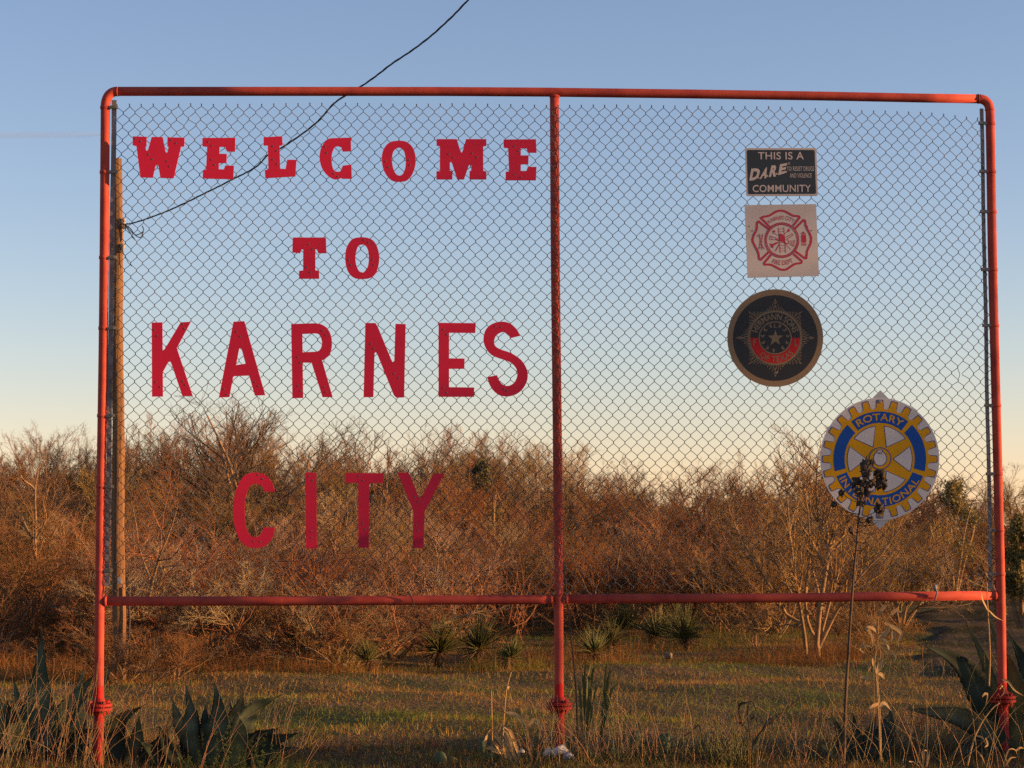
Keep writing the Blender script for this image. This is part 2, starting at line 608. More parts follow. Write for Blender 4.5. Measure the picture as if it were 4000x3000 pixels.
cfg = [(11, 3.0, 6, .40, 11, 9, 9, .12), (12, 3.0, 7, .55, 10, 9, 9, .08), (13, 3.0, 5, .30, 12, 9, 9, .16), (14, 3.0, 8, .6, 9, 9, 9, .10),
       (15, 3.0, 6, .45, 11, 9, 9, .05), (16, 3.0, 7, .35, 10, 10, 8, .14), (17, 3.0, 4, .25, 14, 10, 9, .12)]
GEO = [shrub_geo(s, H, st, spd, a1, a2, a3, tr, r=0.024) for s, H, st, spd, a1, a2, a3, tr in cfg]
GEO_LOW = [shrub_geo(30 + q, 3.0, 5, cfg[q][3], 7, 4, 3, cfg[q][7], r=0.065) for q in range(7)]
GH = [float(np.percentile(g[1][0][:, 2], 99.3)) for g in GEO]

THICKET = 'bare brown shrub tangled into the thicket behind the sign'
TGROUP = 'bare shrubs of the thicket behind the sign'
skyx = [-400, 0, 200, 300, 400, 600, 800, 880, 960, 1040, 1120, 1200, 1300, 1400, 1480, 1550, 1650, 1740, 1850, 1950, 2050, 2150, 2300, 2450, 2600, 2750, 2850, 3000, 3200, 3400, 3600, 3700, 3800, 3950, 4400]
skyy = [1735, 1720, 1710, 1680, 1705, 1725, 1690, 1600, 1560, 1580, 1650, 1725, 1715, 1720, 1690, 1660, 1675, 1730, 1800, 1720, 1690, 1750, 1760, 1790, 1840, 1830, 1810, 1790, 1790, 1820, 1850, 1830, 1880, 1890, 1880]


def place_shrub(px, Yd, top, var, label=None, group=None, wide=1.0):
    if label is None:
        where = ('left of the left post' if px < 400 else 'behind the left half of the sign' if px < 2180 else
                 'behind the right half of the sign' if px < 3880 else 'right of the right post')
        deep = 'low bare shrub edging the thicket front' if Yd < 26.3 else 'twiggy bare shrub deep inside the thicket' if Yd < 35 else 'tall bare shrub forming the thicket skyline'
        label = deep + ' ' + where
        group = label + 's'
        group = group.replace('shrub ', 'shrubs ').rstrip('s')
    p = at(px, 2070, Yd)
    z = at(px, top, Yd)[2]
    s = max(z, 0.5) / GH[var]
    sx = (0.55 + 0.45 * s) * wide if s > 1 else s ** 0.7 * wide
    loc = (p[0], p[1], float(gz(p[0], p[1])))
    rot = random.uniform(0, 6.28)
    if SHR[var] is None:
        SHR[var] = shrub_thing('bare_shrub', GEO[var], (0, 0, 0), label, 'shrub', group, BARKS[var], TWIGS[var])
        o = SHR[var]
        o.location = loc
        o.rotation_euler = (0, 0, rot)
        o.scale = (sx, sx, s)
        o['label'] = label
        return o
    return dup(SHR[var], loc, rot, (sx, sx, s), label, group)


SHR = [None] * len(GEO)
for px, Yd, top, v in ((585, 18.5, 2430, 3), (500, 18.3, 2500, 1), (690, 18.8, 2460, 5), (420, 18.6, 2520, 3), (1330, 20.0, 2470, 3), (3320, 23.2, 2330, 5), (3400, 22.6, 2400, 3)):
    place_shrub(px, Yd, top, v, wide=1.15)
rows = [  # Y, px step, extra top drop (px), jitter
    (43.0, 115, 0, 40), (40.0, 130, 80, 70), (36.5, 140, 140, 100), (33.5, 165, 180, 130), (30.5, 190, 240, 130), (28.0, 210, 300, 130)]
for Yd, step, drop, jit in rows:
    x = -160 + random.uniform(0, step)
    while x < 4160:
        Yq = Yd + random.uniform(-1.3, 1.3)
        if not (x > 3560 and Yd < 39):
            top = np.interp(x, skyx, skyy) + drop + random.uniform(-jit, jit) * 0.8
            place_shrub(x, Yq, top, random.randrange(len(GEO)), wide=1.15)
        x += step * random.uniform(0.75, 1.25)
# the nearer edge of the thicket, left of the middle post
for Yd, step, lo, hi in ((25.5, 190, 1960, 2130), (23.0, 200, 2050, 2230), (21.0, 210, 2120, 2330)):
    x = -200 + random.uniform(0, step)
    while x < 1900:
        if not (1590 < x < 2010 and Yd < 24):
            place_shrub(x, Yd + random.uniform(-.8, .8), random.uniform(lo, hi), random.choice([1, 3, 4, 0]), wide=1.25)
        x += step * random.uniform(0.75, 1.25)
for px, Yd, top in ((2060, 27, 2080), (2290, 28, 2130), (2480, 28.5, 2150), (2700, 28, 2140), (2880, 26, 2150), (3020, 25.5, 2130), (3420, 26.5, 2080), (3520, 29, 2040), (3390, 24.5, 2260), (2950, 23.5, 2330)):
    place_shrub(px, Yd, top, random.randrange(len(GEO)))
# ------------------------------------------------------------------ bushes and trees one can tell apart


def zmap(x0, y0, s):
    return lambda x, y: (x0 + x / s, y0 + y / s)


def stems_from_px(lists, zf, Yd, r0, jit=0.25, seed=3, npts=12):
    rng = np.random.default_rng(seed)
    P, R = [], []
    for pts, rb in lists:
        w3 = []
        dz = 0.0
        for k, (x, y) in enumerate(pts):
            px, py = zf(x, y)
            w3.append(at(px, py, Yd + dz))
            dz += rng.normal(0, jit)
        c = catmull(w3, npts)
        P.append(c)
        R.append(np.linspace(rb, rb * 0.16, npts))
    return np.array(P), np.array(R)


Z8 = zmap(2200, 1600, 1.659)
P0, R0 = stems_from_px([
    ([(1652, 1625), (1642, 1480), (1668, 1250), (1700, 1050), (1720, 910), (1700, 850), (1655, 700), (1640, 550), (1645, 420), (1650, 340)], .034),
    ([(1720, 910), (1785, 880), (1830, 750), (1852, 620), (1868, 430)], .018),
    ([(1576, 1610), (1562, 1450), (1545, 1350), (1530, 1250), (1510, 1180), (1495, 1000), (1465, 770), (1455, 600), (1440, 500), (1420, 400)], .024),
    ([(1562, 1390), (1450, 1330), (1400, 1240), (1310, 1100), (1180, 880), (1110, 740), (1040, 560)], .020),
    ([(1640, 1480), (1590, 1400), (1570, 1260), (1572, 1130), (1600, 960), (1590, 700), (1560, 500), (1545, 400)], .022),
    ([(1668, 1250), (1640, 1120), (1610, 1000), (1640, 880), (1690, 600), (1715, 440)], .014),
    ([(1650, 1560), (1760, 1330), (1850, 1180), (1960, 1040), (2110, 880), (2230, 640)], .022),
    ([(1562, 1420), (1430, 1390), (1290, 1420), (1180, 1405)], .013),
    ([(1500, 1180), (1360, 960), (1290, 760), (1250, 520)], .014),
    ([(1650, 1540), (1720, 1280), (1790, 1020), (1800, 700), (1780, 420)], .016),
], Z8, 21.6, .03, jit=0.16, seed=5)
g = shrub_geo(91, c1=24, c2=7, c3=5, trop=0.15, ang=31, stem_paths=(P0, R0), t0=0.25, wob=0.13, l1=0.33)
base = ground_pt(3190, 2570)
hero = thing('bare_tree', (base[0], base[1], 0), 'large multi-stemmed bare tree with pale crooked trunks left of the blue and gold wheel sign', 'tree')
new_mesh_obj('trunk', *g[0], M['palebark'], hero, smooth=True)
new_mesh_obj('crown', *g[1], M['twig6'], hero)

Z7 = zmap(0, 1500, 1.659)
P0, R0 = stems_from_px([
    ([(245, 1680), (245, 1520), (243, 1400), (262, 1280), (235, 1150), (228, 1000), (233, 850), (225, 690), (245, 600), (240, 480)], .026),
    ([(225, 690), (200, 655), (150, 620), (120, 560), (90, 480)], .014),
    ([(215, 1010), (170, 930), (130, 840), (60, 780), (10, 740)], .015),
    ([(235, 1000), (275, 930), (300, 850), (280, 760), (330, 640)], .012),
    ([(262, 1280), (300, 1200), (320, 1100), (310, 980)], .011),
], Z7, 22.6, .02, jit=0.15, seed=6)
g = shrub_geo(92, c1=11, c2=6, c3=5, trop=0.08, ang=36, stem_paths=(P0, R0), t0=0.3, l1=.36)
base = at(148, 2500, 22.6)
t = thing('bare_tree', (base[0], base[1], 0), 'slender bare tree with pale forked trunk left of the left signpost', 'tree')
new_mesh_obj('trunk', *g[0], M['palebark'], t, smooth=True)
new_mesh_obj('crown', *g[1], M['twig'], t)

P0, R0 = stems_from_px([
    ([(905, 1760), (922, 1620), (950, 1450), (985, 1290), (1010, 1200), (1040, 1100), (1100, 960), (1150, 800)], .030),
    ([(985, 1290), (940, 1180), (900, 1050), (880, 900), (850, 760)], .016),
    ([(840, 1700), (850, 1500), (845, 1300), (870, 1100), (860, 900)], .012),
    ([(950, 1450), (1080, 1400), (1200, 1350), (1330, 1330)], .014),
    ([(1010, 1200), (1130, 1180), (1300, 1220), (1480, 1180)], .012),
], Z7, 20.8, .02, jit=0.12, seed=8)
g = shrub_geo(93, c1=11, c2=7, c3=5, trop=0.03, ang=40, stem_paths=(P0, R0), t0=0.25)
base = at(548, 2600, 20.8)
t = thing('bare_tree', (base[0], base[1], 0), 'bare thicket tree with thick pale leaning trunk just right of the wooden pole', 'tree')
new_mesh_obj('trunk', *g[0], M['palebark'], t, smooth=True)
new_mesh_obj('crown', *g[1], M['twig'], t)

ZB = zmap(1000, 2200, 2.0109)
P0, R0 = stems_from_px([
    ([(375, 760), (385, 660), (410, 545), (440, 450), (400, 350), (345, 230), (305, 170), (240, 80), (190, 0)], .022),
    ([(410, 545), (360, 480), (340, 400), (280, 390), (150, 350)], .015),
    ([(440, 450), (500, 415), (580, 380), (620, 300), (700, 200)], .014),
    ([(250, 560), (240, 545), (150, 530), (80, 430), (20, 340)], .018),
    ([(385, 660), (330, 700), (290, 740)], .010),
], ZB, 21.4, .02, jit=0.12, seed=9)
g = shrub_geo(94, c1=10, c2=6, c3=5, trop=0.04, ang=42, stem_paths=(P0, R0), t0=0.2)
base = at(1190, 2580, 21.4)
t = thing('bare_tree', (base[0], base[1], 0), 'low twisted bare tree under the letter C of CITY below the lower rail', 'tree')
new_mesh_obj('trunk', *g[0], M['palebark'], t, smooth=True)
new_mesh_obj('crown', *g[1], M['twig'], t)

# the tall crown standing above the thicket below the letters A and R, and the one under N
for px, bx, Yd, top, seed, lab in (
        (985, 950, 33.0, 1520, 41, 'tallest bare tree of the skyline, spreading crown under letters A and R'),
        (1620, 1600, 38.0, 1640, 42, 'rounded bare tree rising over the thicket under letter N'),
        (2010, 2005, 35.0, 1690, 43, 'bare tree with pale forked trunk just left of the middle signpost'),
        (310, 300, 36.0, 1655, 44, 'bare tree with rounded crown topping the thicket left of the left signpost')):
    H = at(px, top, Yd)[2]
    g = shrub_geo(seed, H * 1.12, 6, .50, 12, 7, 7, .09, 33, .035)
    b = at(bx, 2070, Yd)
    t = shrub_thing('bare_tree', g, (b[0], b[1], 0), lab, 'tree', None, 'bark', 'twig5')
    t.scale = (1.3, 1.3, H / float(np.percentile(g[1][0][:, 2], 99.6)))

for pts, zf, Yd, rb, lab, seed in (
        ([(1375, 505), (1450, 480), (1530, 455), (1600, 425), (1680, 400), (1780, 375), (1900, 372), (2110, 328)], ZB, 21.0, .022, 'thick pale fallen branch lying across the yucca left of the middle signpost', 1),
        ([(1400, 515), (1520, 500), (1620, 525), (1720, 505)], ZB, 20.8, .014, 'short pale fallen branch below the thick one on the yucca', 2),
        ([(905, 598), (1000, 590), (1060, 600), (1120, 602), (1190, 580), (1250, 555)], ZB, 20.6, .012, 'thin pale snaking branch over rusty weeds left of the yuccas', 3)):
    P0, R0 = stems_from_px([(pts, rb)], zf, Yd, .02, jit=0.05, seed=seed, npts=14)
    rng = np.random.default_rng(seed)
    P1, R1 = spawn(P0, R0, 14, 42, 0.30, 0.6, 5, 0.2, 0.0, rng, 0.2)
    P2, R2 = spawn(P1, R1, 3, 38, 0.5, 0.6, 3, 0.2, 0.0, rng, 0.2)
    b = P0[0][0]
    t = thing('fallen_branch', (b[0], b[1], 0), lab, 'branch')
    new_mesh_obj('limb', *tubes_np(P0, R0, 6), M['palebark'], t, smooth=True)
    new_mesh_obj('side_twigs', *join_np([tubes_np(P1, R1, 4), tubes_np(P2, R2, 3)]), M['palebark'], t)


def leaf_cloud(seed, n, blobs, size, flat=0.6, tone=(0.6, 1.3)):
    """small leaf faces spread through several uneven clumps; blobs: (centre, radii)"""
    rng = np.random.default_rng(seed)
    wts = np.array([b[1][0] * b[1][1] * b[1][2] for b in blobs])
    idx = rng.choice(len(blobs), n, p=wts / wts.sum())
    c = np.array([b[0] for b in blobs])[idx]
    rr = np.array([b[1] for b in blobs])[idx]
    dirs = norm(rng.normal(0, 1, (n, 3)))
    lump = 1 + 0.25 * np.sin(dirs[:, 0] * 7 + idx) * np.sin(dirs[:, 1] * 6 + 2 * idx) + 0.15 * np.sin(dirs[:, 2] * 11)
    rad = rng.random(n) ** 0.45 * lump
    p = c + dirs * rr * rad[:, None]
    a = norm(rng.normal(0, 1, (n, 3)) + np.array([0, 0, .5]))
    b = norm(np.cross(a, rng.normal(0, 1, (n, 3))))
    s = size * rng.uniform(0.6, 1.4, n)[:, None]
    V = np.stack([p - b * s * .3, p + a * s * .6 + b * s * .0, p + b * s * .3, p - a * s * .6], 1).reshape(-1, 3)
    Fq = np.arange(n * 4).reshape(n, 4)
    tn = np.repeat(rng.uniform(tone[0], tone[1], n), 4)[:, None] * np.array([[1, 1, 1]])
    return V, Fq, tn


def leafy(px, Yd, top, bot_px, half_w, n, seed, m, label, cat='tree', size=0.038, name='evergreen_tree'):
    c = at(px, 2070, Yd)
    zt = at(px, top, Yd)[2]
    zb = at(px, bot_px, Yd)[2]
    hw = half_w * Yd / F
    rng = np.random.default_rng(seed)
    blobs = []
    for q in range(34):
        f = rng.random() ** .85
        z = zb + (zt - zb) * (0.08 + 0.86 * f)
        sp_ = hw * (1.05 - 0.9 * f)
        blobs.append(((c[0] + rng.uniform(-sp_, sp_), c[1] + rng.uniform(-sp_, sp_), z), (hw * rng.uniform(.14, .34), hw * rng.uniform(.14, .34), (zt - zb) * rng.uniform(.05, .12))))
    V, Fq, tn = leaf_cloud(seed, n, blobs, size)
    r = thing(name, (c[0], c[1], 0), label, cat)
    rngs = np.random.default_rng(seed)
    P, R = grow(np.array([[c[0], c[1], -.05]] * 4), np.array([[0, 0, 1.], [.3, .1, 1], [-.3, .2, 1], [.1, -.3, 1]]), np.full(4, zt * 0.85), np.full(4, .04), np.full(4, .012), 6, .08, .05, rngs)
    new_mesh_obj('trunk', *tubes_np(P, R, 6), M['bark'], r, smooth=True)
    new_mesh_obj('crown', V, Fq, m, r, colors=tn)
    return r


leafy(1150, 22.4, 2465, 2640, 170, 9000, 66, M['ever'], 'dark bush added to fill the shaded gap under the twisted tree', 'bush', name='evergreen_bush')  # added bush filling what is only a shaded gap
leafy(250, 22.6, 2440, 2640, 150, 6000, 67, M['ever'], 'dark bush added to fill a shaded gap behind the big agave left of the left post', 'bush', name='evergreen_bush')  # added bush darkening a shaded spot at the thicket foot
leafy(1868, 33.0, 1800, 2190, 125, 9000, 61, M['ever'], 'dark evergreen tree poking above the thicket left of the middle signpost')
leafy(3720, 38.0, 1860, 2230, 150, 6000, 62, M['olive'], 'olive green thin-leaved tree right of the blue and gold wheel sign', size=0.045)
leafy(3985, 27.5, 2000, 2440, 95, 11000, 63, M['olive'], 'olive green rounded bush at the right edge beyond the dirt track', 'bush', name='evergreen_bush')
leafy(4150, 30.0, 1900, 2420, 130, 14000, 64, M['olive'], 'olive green bush cut by the right picture edge', 'bush', name='evergreen_bush')
leafy(2720, 29.5, 2180, 2330, 60, 3500, 65, M['olive'], 'small olive green bush behind the yuccas right of the middle signpost', 'bush', name='evergreen_bush')

# ------------------------------------------------------------------ grasses (nobody could count them)


def blades(n, xy, h, wd, lean, rng, seg=3, tones=None, zoff=0.0, droop=0.5):
    """curved blades as ribbons; xy (n,2), h (n,), wd (n,)"""
    az = rng.uniform(0, 2 * math.pi, n)
    ln = np.abs(rng.normal(0, 1, n)) * lean
    hd = np.stack([np.cos(az), np.sin(az)], -1)
    fz = rng.uniform(0, 2 * math.pi, n)
    wdv = np.stack([np.cos(fz), np.sin(fz), np.zeros(n)], -1)
    zb = gz(xy[:, 0], xy[:, 1]) + zoff
    rows_ = []
    for s in range(seg + 1):
        f = s / seg
        off = ln * h * (f * 0.6 + droop * f * f)
        p = np.stack([xy[:, 0] + hd[:, 0] * off, xy[:, 1] + hd[:, 1] * off, zb + h * (f - 0.22 * np.minimum(ln, 1.5) * f * f)], -1)
        wv = wdv * (wd * (1 - f * 0.85) * 0.5)[:, None]
        rows_.append(p - wv)
        rows_.append(p + wv)
    V = np.stack(rows_, 1).reshape(-1, 3)
    k = 2 * (seg + 1)
    b = np.arange(n)[:, None] * k
    q = []
    for s in range(seg):
        q.append(np.stack([b[:, 0] + 2 * s, b[:, 0] + 2 * s + 1, b[:, 0] + 2 * s + 3, b[:, 0] + 2 * s + 2], -1))
    Fq = np.stack(q, 1).reshape(-1, 4)
    tn = None if tones is None else np.repeat(tones, k, axis=0)
    return V, Fq, tn


def value_noise(x, y, s, seed):
    rng = np.random.default_rng(seed)
    T = rng.random((64, 64))
    u, v = x * s + 100, y * s + 100
    i, j = np.floor(u).astype(int), np.floor(v).astype(int)
    fu, fv = u - i, v - j
    fu = fu * fu * (3 - 2 * fu)
    fv = fv * fv * (3 - 2 * fv)
    g_ = lambda a, b: T[a % 64, b % 64]
    return (g_(i, j) * (1 - fu) + g_(i + 1, j) * fu) * (1 - fv) + (g_(i, j + 1) * (1 - fu) + g_(i + 1, j + 1) * fu) * fv


def px_of(x, y, z=0.0):
    q = np.stack([x - CAM[0], y - CAM[1], np.broadcast_to(z, np.shape(x)) - CAM[2]], -1)
    dd = q @ FW
    return 2000 + F * (q @ RT) / dd, 1500 - F * (q @ UP) / dd


# pasture between the sign and the thicket
rng = np.random.default_rng(21)
n = 170000
yy = 11.2 + (30 - 11.2) * rng.random(n) ** 1.15
xx = rng.uniform(-0.30, 0.33, n) * yy
pn = 0.55 * value_noise(xx, yy, 0.55, 1) + 0.45 * value_noise(xx, yy, 2.1, 2) + rng.normal(0, .09, n)
fine = value_noise(xx, yy, 5.0, 3)
green = (pn > 0.50)
# mown strip is greener in the middle, strawy towards the sign
strawy = np.clip((15.2 - yy) / 1.5, 0, 1) * rng.random(n) > 0.45
green &= ~strawy
gcol = np.stack([rng.uniform(.095, .16, n), rng.uniform(.11, .175, n), rng.uniform(.012, .026, n)], -1)
scol = np.stack([rng.uniform(.18, .33, n), rng.uniform(.108, .19, n), rng.uniform(.030, .058, n)], -1)
tones = np.where(green[:, None], gcol, scol) * (0.75 + 0.5 * fine)[:, None]
h = np.where(green, rng.uniform(.015, .045, n), rng.uniform(.015, .052, n)) * (0.5 + 0.9 * fine)
onroad = np.zeros(n, bool)
rx = np.interp(yy, py_, px_)
onroad = np.abs(xx - rx) < 1.15
keep = ~onroad | (rng.random(n) < 0.75 * value_noise(xx, yy, 1.3, 9))
V, Fq, tn = blades(keep.sum(), np.stack([xx, yy], -1)[keep], h[keep], rng.uniform(.0025, .008, n)[keep], 1.2, rng, 1, tones[keep])
tag(new_mesh_obj('pasture_grass', V, Fq, M['grass'], colors=tn), 'short patchy green and straw coloured pasture grass behind the sign', 'grass', kind='stuff')

# rusty weeds along the foot of the thicket
rng = np.random.default_rng(22)
n = 48000
pxs = rng.uniform(-200, 3560, n)
edge = np.interp(pxs, [-200, 0, 400, 700, 1000, 1300, 1700, 2200, 2600, 2900, 3200, 3560], [2640, 2640, 2660, 2650, 2625, 2640, 2630, 2630, 2590, 2580, 2590, 2560])
pys = edge - np.abs(rng.normal(0, 1, n)) * 62
pys = np.clip(pys, 2380, 2700)
Yd = CAM[2] * F / (pys - 2070)
xx = (pxs - 2000) / F * Yd
cl = value_noise(xx, Yd, 1.2, 5)
keep = cl + rng.normal(0, .12, n) > 0.42
xx, Yd, cl = xx[keep], Yd[keep], cl[keep]
n = len(xx)
h = rng.uniform(.03, .30, n) * (0.25 + 1.0 * cl) * (.4 + 1.1 * value_noise(xx, Yd, 4.5, 7))
tones = np.stack([rng.uniform(.15, .29, n), rng.uniform(.07, .125, n), rng.uniform(.018, .038, n)], -1) * (0.6 + 0.8 * value_noise(xx, Yd, 3, 6))[:, None]
gr = value_noise(xx, Yd, .8, 8) > 0.66
tones[gr] = tones[gr] * np.array([.75, 1.25, .8])
V, Fq, tn = blades(n, np.stack([xx, Yd], -1), h, rng.uniform(.0018, .005, n), 1.0, rng, 2, tones)
tag(new_mesh_obj('rusty_weeds', V, Fq, M['grass'], colors=tn), 'rusty dry weeds along the foot of the thicket', 'weeds', kind='stuff')

# tangle of fine twigs filling the lower thicket
rng = np.random.default_rng(23)
n = 4200
yy = np.where(rng.random(n) < .5, rng.uniform(20.3, 26, n), rng.uniform(26, 44, n))
xx = rng.uniform(-.27, .27, n) * yy
pq, _ = px_of(xx, yy)
keep = ~((pq > 3330) & (yy < 36)) & ~((pq > 2050) & (yy < 26.5)) & ~((pq > 1590) & (yy < 23.5))
xx, yy = xx[keep], yy[keep]
n = len(xx)
p0 = np.stack([xx, yy, np.abs(rng.normal(0, .32, n))], -1)
P, R = grow(p0, rng.normal(0, 1, (n, 3)) + np.array([0, 0, .9]), rng.uniform(.4, 1.1, n), np.full(n, .008), np.full(n, .003), 4, .28, .02, rng)
P1, R1 = spawn(P, R, 5, 40, .5, .7, 3, .2, .02, rng, .15)
tag(new_mesh_obj('twig_tangle', *join_np([tubes_np(P, R, 3), tubes_np(P1, R1, 3)]), M['twig']), 'tangled dead twigs filling the thicket', 'brushwood', kind='stuff')

# far wood beyond the thicket, one brown mass
rng = np.random.default_rng(24)
parts = []
for q in range(55):
    v = rng.integers(0, len(GEO))
    cv, cf = GEO_LOW[v][1]
    s = rng.uniform(.9, 1.25)
    a = rng.uniform(0, 6.28)
    Yd = rng.uniform(47, 62)
    x = rng.uniform(-.42, .50) * Yd
    sel = cf
    Rm = np.array([[math.cos(a), -math.sin(a), 0], [math.sin(a), math.cos(a), 0], [0, 0, 1]])
    px = 2000 + F * x / Yd
    zt = at(px, np.interp(px, skyx, skyy) + 40 + rng.uniform(0, 90), Yd)[2]
    sc = np.array([s * 1.5, s * 1.5, zt / GH[v]])
    parts.append(((cv @ Rm.T) * sc + np.array([x, Yd, 0]), sel))
tag(new_mesh_obj('far_wood', *join_np(parts), M['twig']), 'far brown leafless wood closing the view behind the thicket', 'wood', kind='stuff')
del parts

# ------------------------------------------------------------------ yuccas


def yucca_parts(seed, n=110, L=0.5, w_=0.018):
    rng = np.random.default_rng(seed)
    az = rng.uniform(0, 2 * math.pi, n)
    el = np.radians(np.clip(rng.normal(48, 24, n), 2, 88))
    d = np.stack([np.cos(az) * np.cos(el), np.sin(az) * np.cos(el), np.sin(el)], -1)
    P, R = grow(np.array([[0, 0, .16]] * n) + d * .03, d, L * rng.uniform(.5, 1.15, n), np.full(n, w_ * .5), np.full(n, w_ * .08), 3, .03, -.03, rng)
    V, Fq = tubes_np(P, R, 3)
    m_ = 70
    az = rng.uniform(0, 2 * math.pi, m_)
    el = np.radians(rng.normal(-35, 22, m_))
    d = np.stack([np.cos(az) * np.cos(el), np.sin(az) * np.cos(el), np.sin(el)], -1)
    P, R = grow(np.array([[0, 0, .16]] * m_), d, L * rng.uniform(.4, .75, m_), np.full(m_, w_ * .5), np.full(m_, w_ * .1), 3, .12, -.05, rng)
    V2, F2 = tubes_np(P, R, 3)
    V2[:, 2] = np.maximum(V2[:, 2], 0.005)
    return V, Fq, V2, F2


Z3b = zmap(1900, 2200, 2.0109)
yl = [  # px, py centre, radius px, base py, label
    (2427, 2432, 57, 2490, 'dark round yucca under the lower rail, nearest right of the middle signpost'),
    (2333, 2545, 46, 2592, 'small green yucca low in the weeds just right of the middle signpost'),
    (2379, 2508, 50, 2560, 'yucca with arching dry stems between the dark round one and the low one'),
    (2546, 2470, 60, 2520, 'half-dead brownish yucca between two greener yuccas right of the middle signpost'),
    (2681, 2465, 74, 2525, 'largest spiky yucca with dead leaves folded at its foot, right of the middle signpost'),
    (1711, 2525, 78, 2585, 'bushy green yucca under the fallen branch left of the middle signpost'),
    (1867, 2500, 72, 2575, 'green yucca rising from rusty weeds, nearest left of the middle signpost'),
    (1448, 2585, 42, 2622, 'small upright yucca at the grass edge, leftmost of the yuccas'),
    (1978, 2572, 36, 2612, 'little yellow-green yucca in weeds beside the middle signpost'),
]
for q, (px, py, rp, by, lab) in enumerate(yl):
    b = ground_pt(px, by)
    L = (by - py + rp) * 1.02 * b[1] / F
    V, Fq, V2, F2 = yucca_parts(70 + q, 190 if rp > 50 else 150, L, .009 + .008 * L)
    zc = CAM[2] + (2070 - py) * b[1] / F
    zc = .08
    la, lt = q * 2.3, (.10, .26, .05, .3, .14, .2, .08, .22, .3)[q]
    lean_ = np.array([math.cos(la), math.sin(la), 0]) * lt
    V = V + (V[:, 2:3]) * lean_
    sh = np.array([b[0], b[1], max(zc - .16, -.06)])
    t = thing('yucca', (b[0], b[1], 0), lab, 'yucca', 'yuccas at the edge of the grass')
    new_mesh_obj('leaf_rosette', V + sh, Fq, M['yucca'], t)
    V2 = V2 + sh
    V2[:, 2] = np.maximum(V2[:, 2], .01)
    new_mesh_obj('dead_skirt', V2, F2, M['yucca_dry'], t)
    mb = MB()
    mb.tube([(b[0], b[1], -.05), (b[0] + .01, b[1], max(.0, sh[2] + .15))], [.04, .03], 8)
    mb.build('trunk', M['yucca_dry'], t, True)


def rock(name, px, py, rp, Yd, m, label, cat='rock', seed=0, flat=.7, zc=None, group=None):
    rng = np.random.default_rng(seed)
    c = at(px, py, Yd)
    r = rp * Yd / F
    V, Fs = [], []
    nu, nv = 22, 14
    ph = rng.uniform(0, 6, 6)
    cuts = norm(rng.normal(0, 1, (16, 3)))
    hts = rng.uniform(.62, .98, 16)
    for i in range(nv + 1):
        for j in range(nu):
            th, a = math.pi * i / nv, 2 * math.pi * j / nu
            dn = np.array([math.sin(th) * math.cos(a), math.sin(th) * math.sin(a), math.cos(th)])
            dots = cuts @ dn
            k = min(1.15, float(np.min(np.where(dots > .05, hts / np.maximum(dots, .05), 9)))) + .03 * math.sin(9 * dn[0] + 7 * dn[2] + ph[3])
            V.append(c + dn * r * k * np.array([1, .85, flat]))
    for i in range(nv):
        for j in range(nu):
            a, b = i * nu + j, i * nu + (j + 1) % nu
            Fs.append([a, a + nu, b + nu, b])
    o = new_mesh_obj(name, V, Fs, m, None, True, loc=(c[0], c[1], c[2] - r * flat))
    return tag(o, label, cat, group)


b = ground_pt(2610, 2572)
rock('rock', 2610, 2562, 22, b[1], M['stone'], 'flat tan rock in the grass below the largest yucca', seed=3, flat=.6)
b = ground_pt(1343, 2612)
rock('rock', 1343, 2602, 16, b[1], M['stone'], 'small pale rock at the grass edge below letter T of CITY', seed=4, flat=.8)
# ------------------------------------------------------------------ the pipe frame
PR = 0.0273


def bezier_arc(p0, c, p1, n=10):
    p0, c, p1 = map(np.array, (p0, c, p1))
    out = []
    for t in np.linspace(0, 1, n):
        q = 0.62   # close to a quarter circle
        a = p0 + (c - p0) * q
        b_ = p1 + (c - p1) * q
        out.append((1 - t) ** 3 * p0 + 3 * (1 - t) ** 2 * t * a + 3 * (1 - t) * t * t * b_ + t ** 3 * p1)
    return out


fr_o = sp(2185, 2940)
frame = thing('sign_frame', (fr_o[0], fr_o[1], 0), 'large welding-pipe sign frame painted faded red, standing on three flanged posts', 'sign frame')


def pipe_material():
    """faded paint with newer, deeper red brushed on the foot of the posts"""
    m = M['pipe'].copy()
    m.name = 'faded_red_paint_with_repainted_foot'
    t = m.node_tree
    b_ = t.nodes['Principled BSDF']
    old = b_.inputs['Base Color'].links[0].from_socket
    ge = t.nodes.new('ShaderNodeNewGeometry')
    sx = t.nodes.new('ShaderNodeSeparateXYZ')
    t.links.new(ge.outputs['Position'], sx.inputs[0])
    nz = t.nodes.new('ShaderNodeTexNoise')
    nz.inputs['Scale'].default_value = 22
    t.links.new(ge.outputs['Position'], nz.inputs['Vector'])
    ad = t.nodes.new('ShaderNodeMath')
    ad.operation = 'MULTIPLY_ADD'
    ad.inputs[1].default_value = 0.05
    t.links.new(nz.outputs[0], ad.inputs[0])
    t.links.new(sx.outputs[2], ad.inputs[2])
    lt = t.nodes.new('ShaderNodeMath')
    lt.operation = 'LESS_THAN'
    lt.inputs[1].default_value = float(sp(390, 2680)[2]) + 0.022
    t.links.new(ad.outputs[0], lt.inputs[0])
    mx = t.nodes.new('ShaderNodeMix')
    mx.data_type = 'RGBA'
    mx.inputs[7].default_value = (0.47, 0.018, 0.018, 1)
    t.links.new(lt.outputs[0], mx.inputs[0])
    t.links.new(old, mx.inputs[6])
    t.links.new(mx.outputs[2], b_.inputs['Base Color'])
    return m


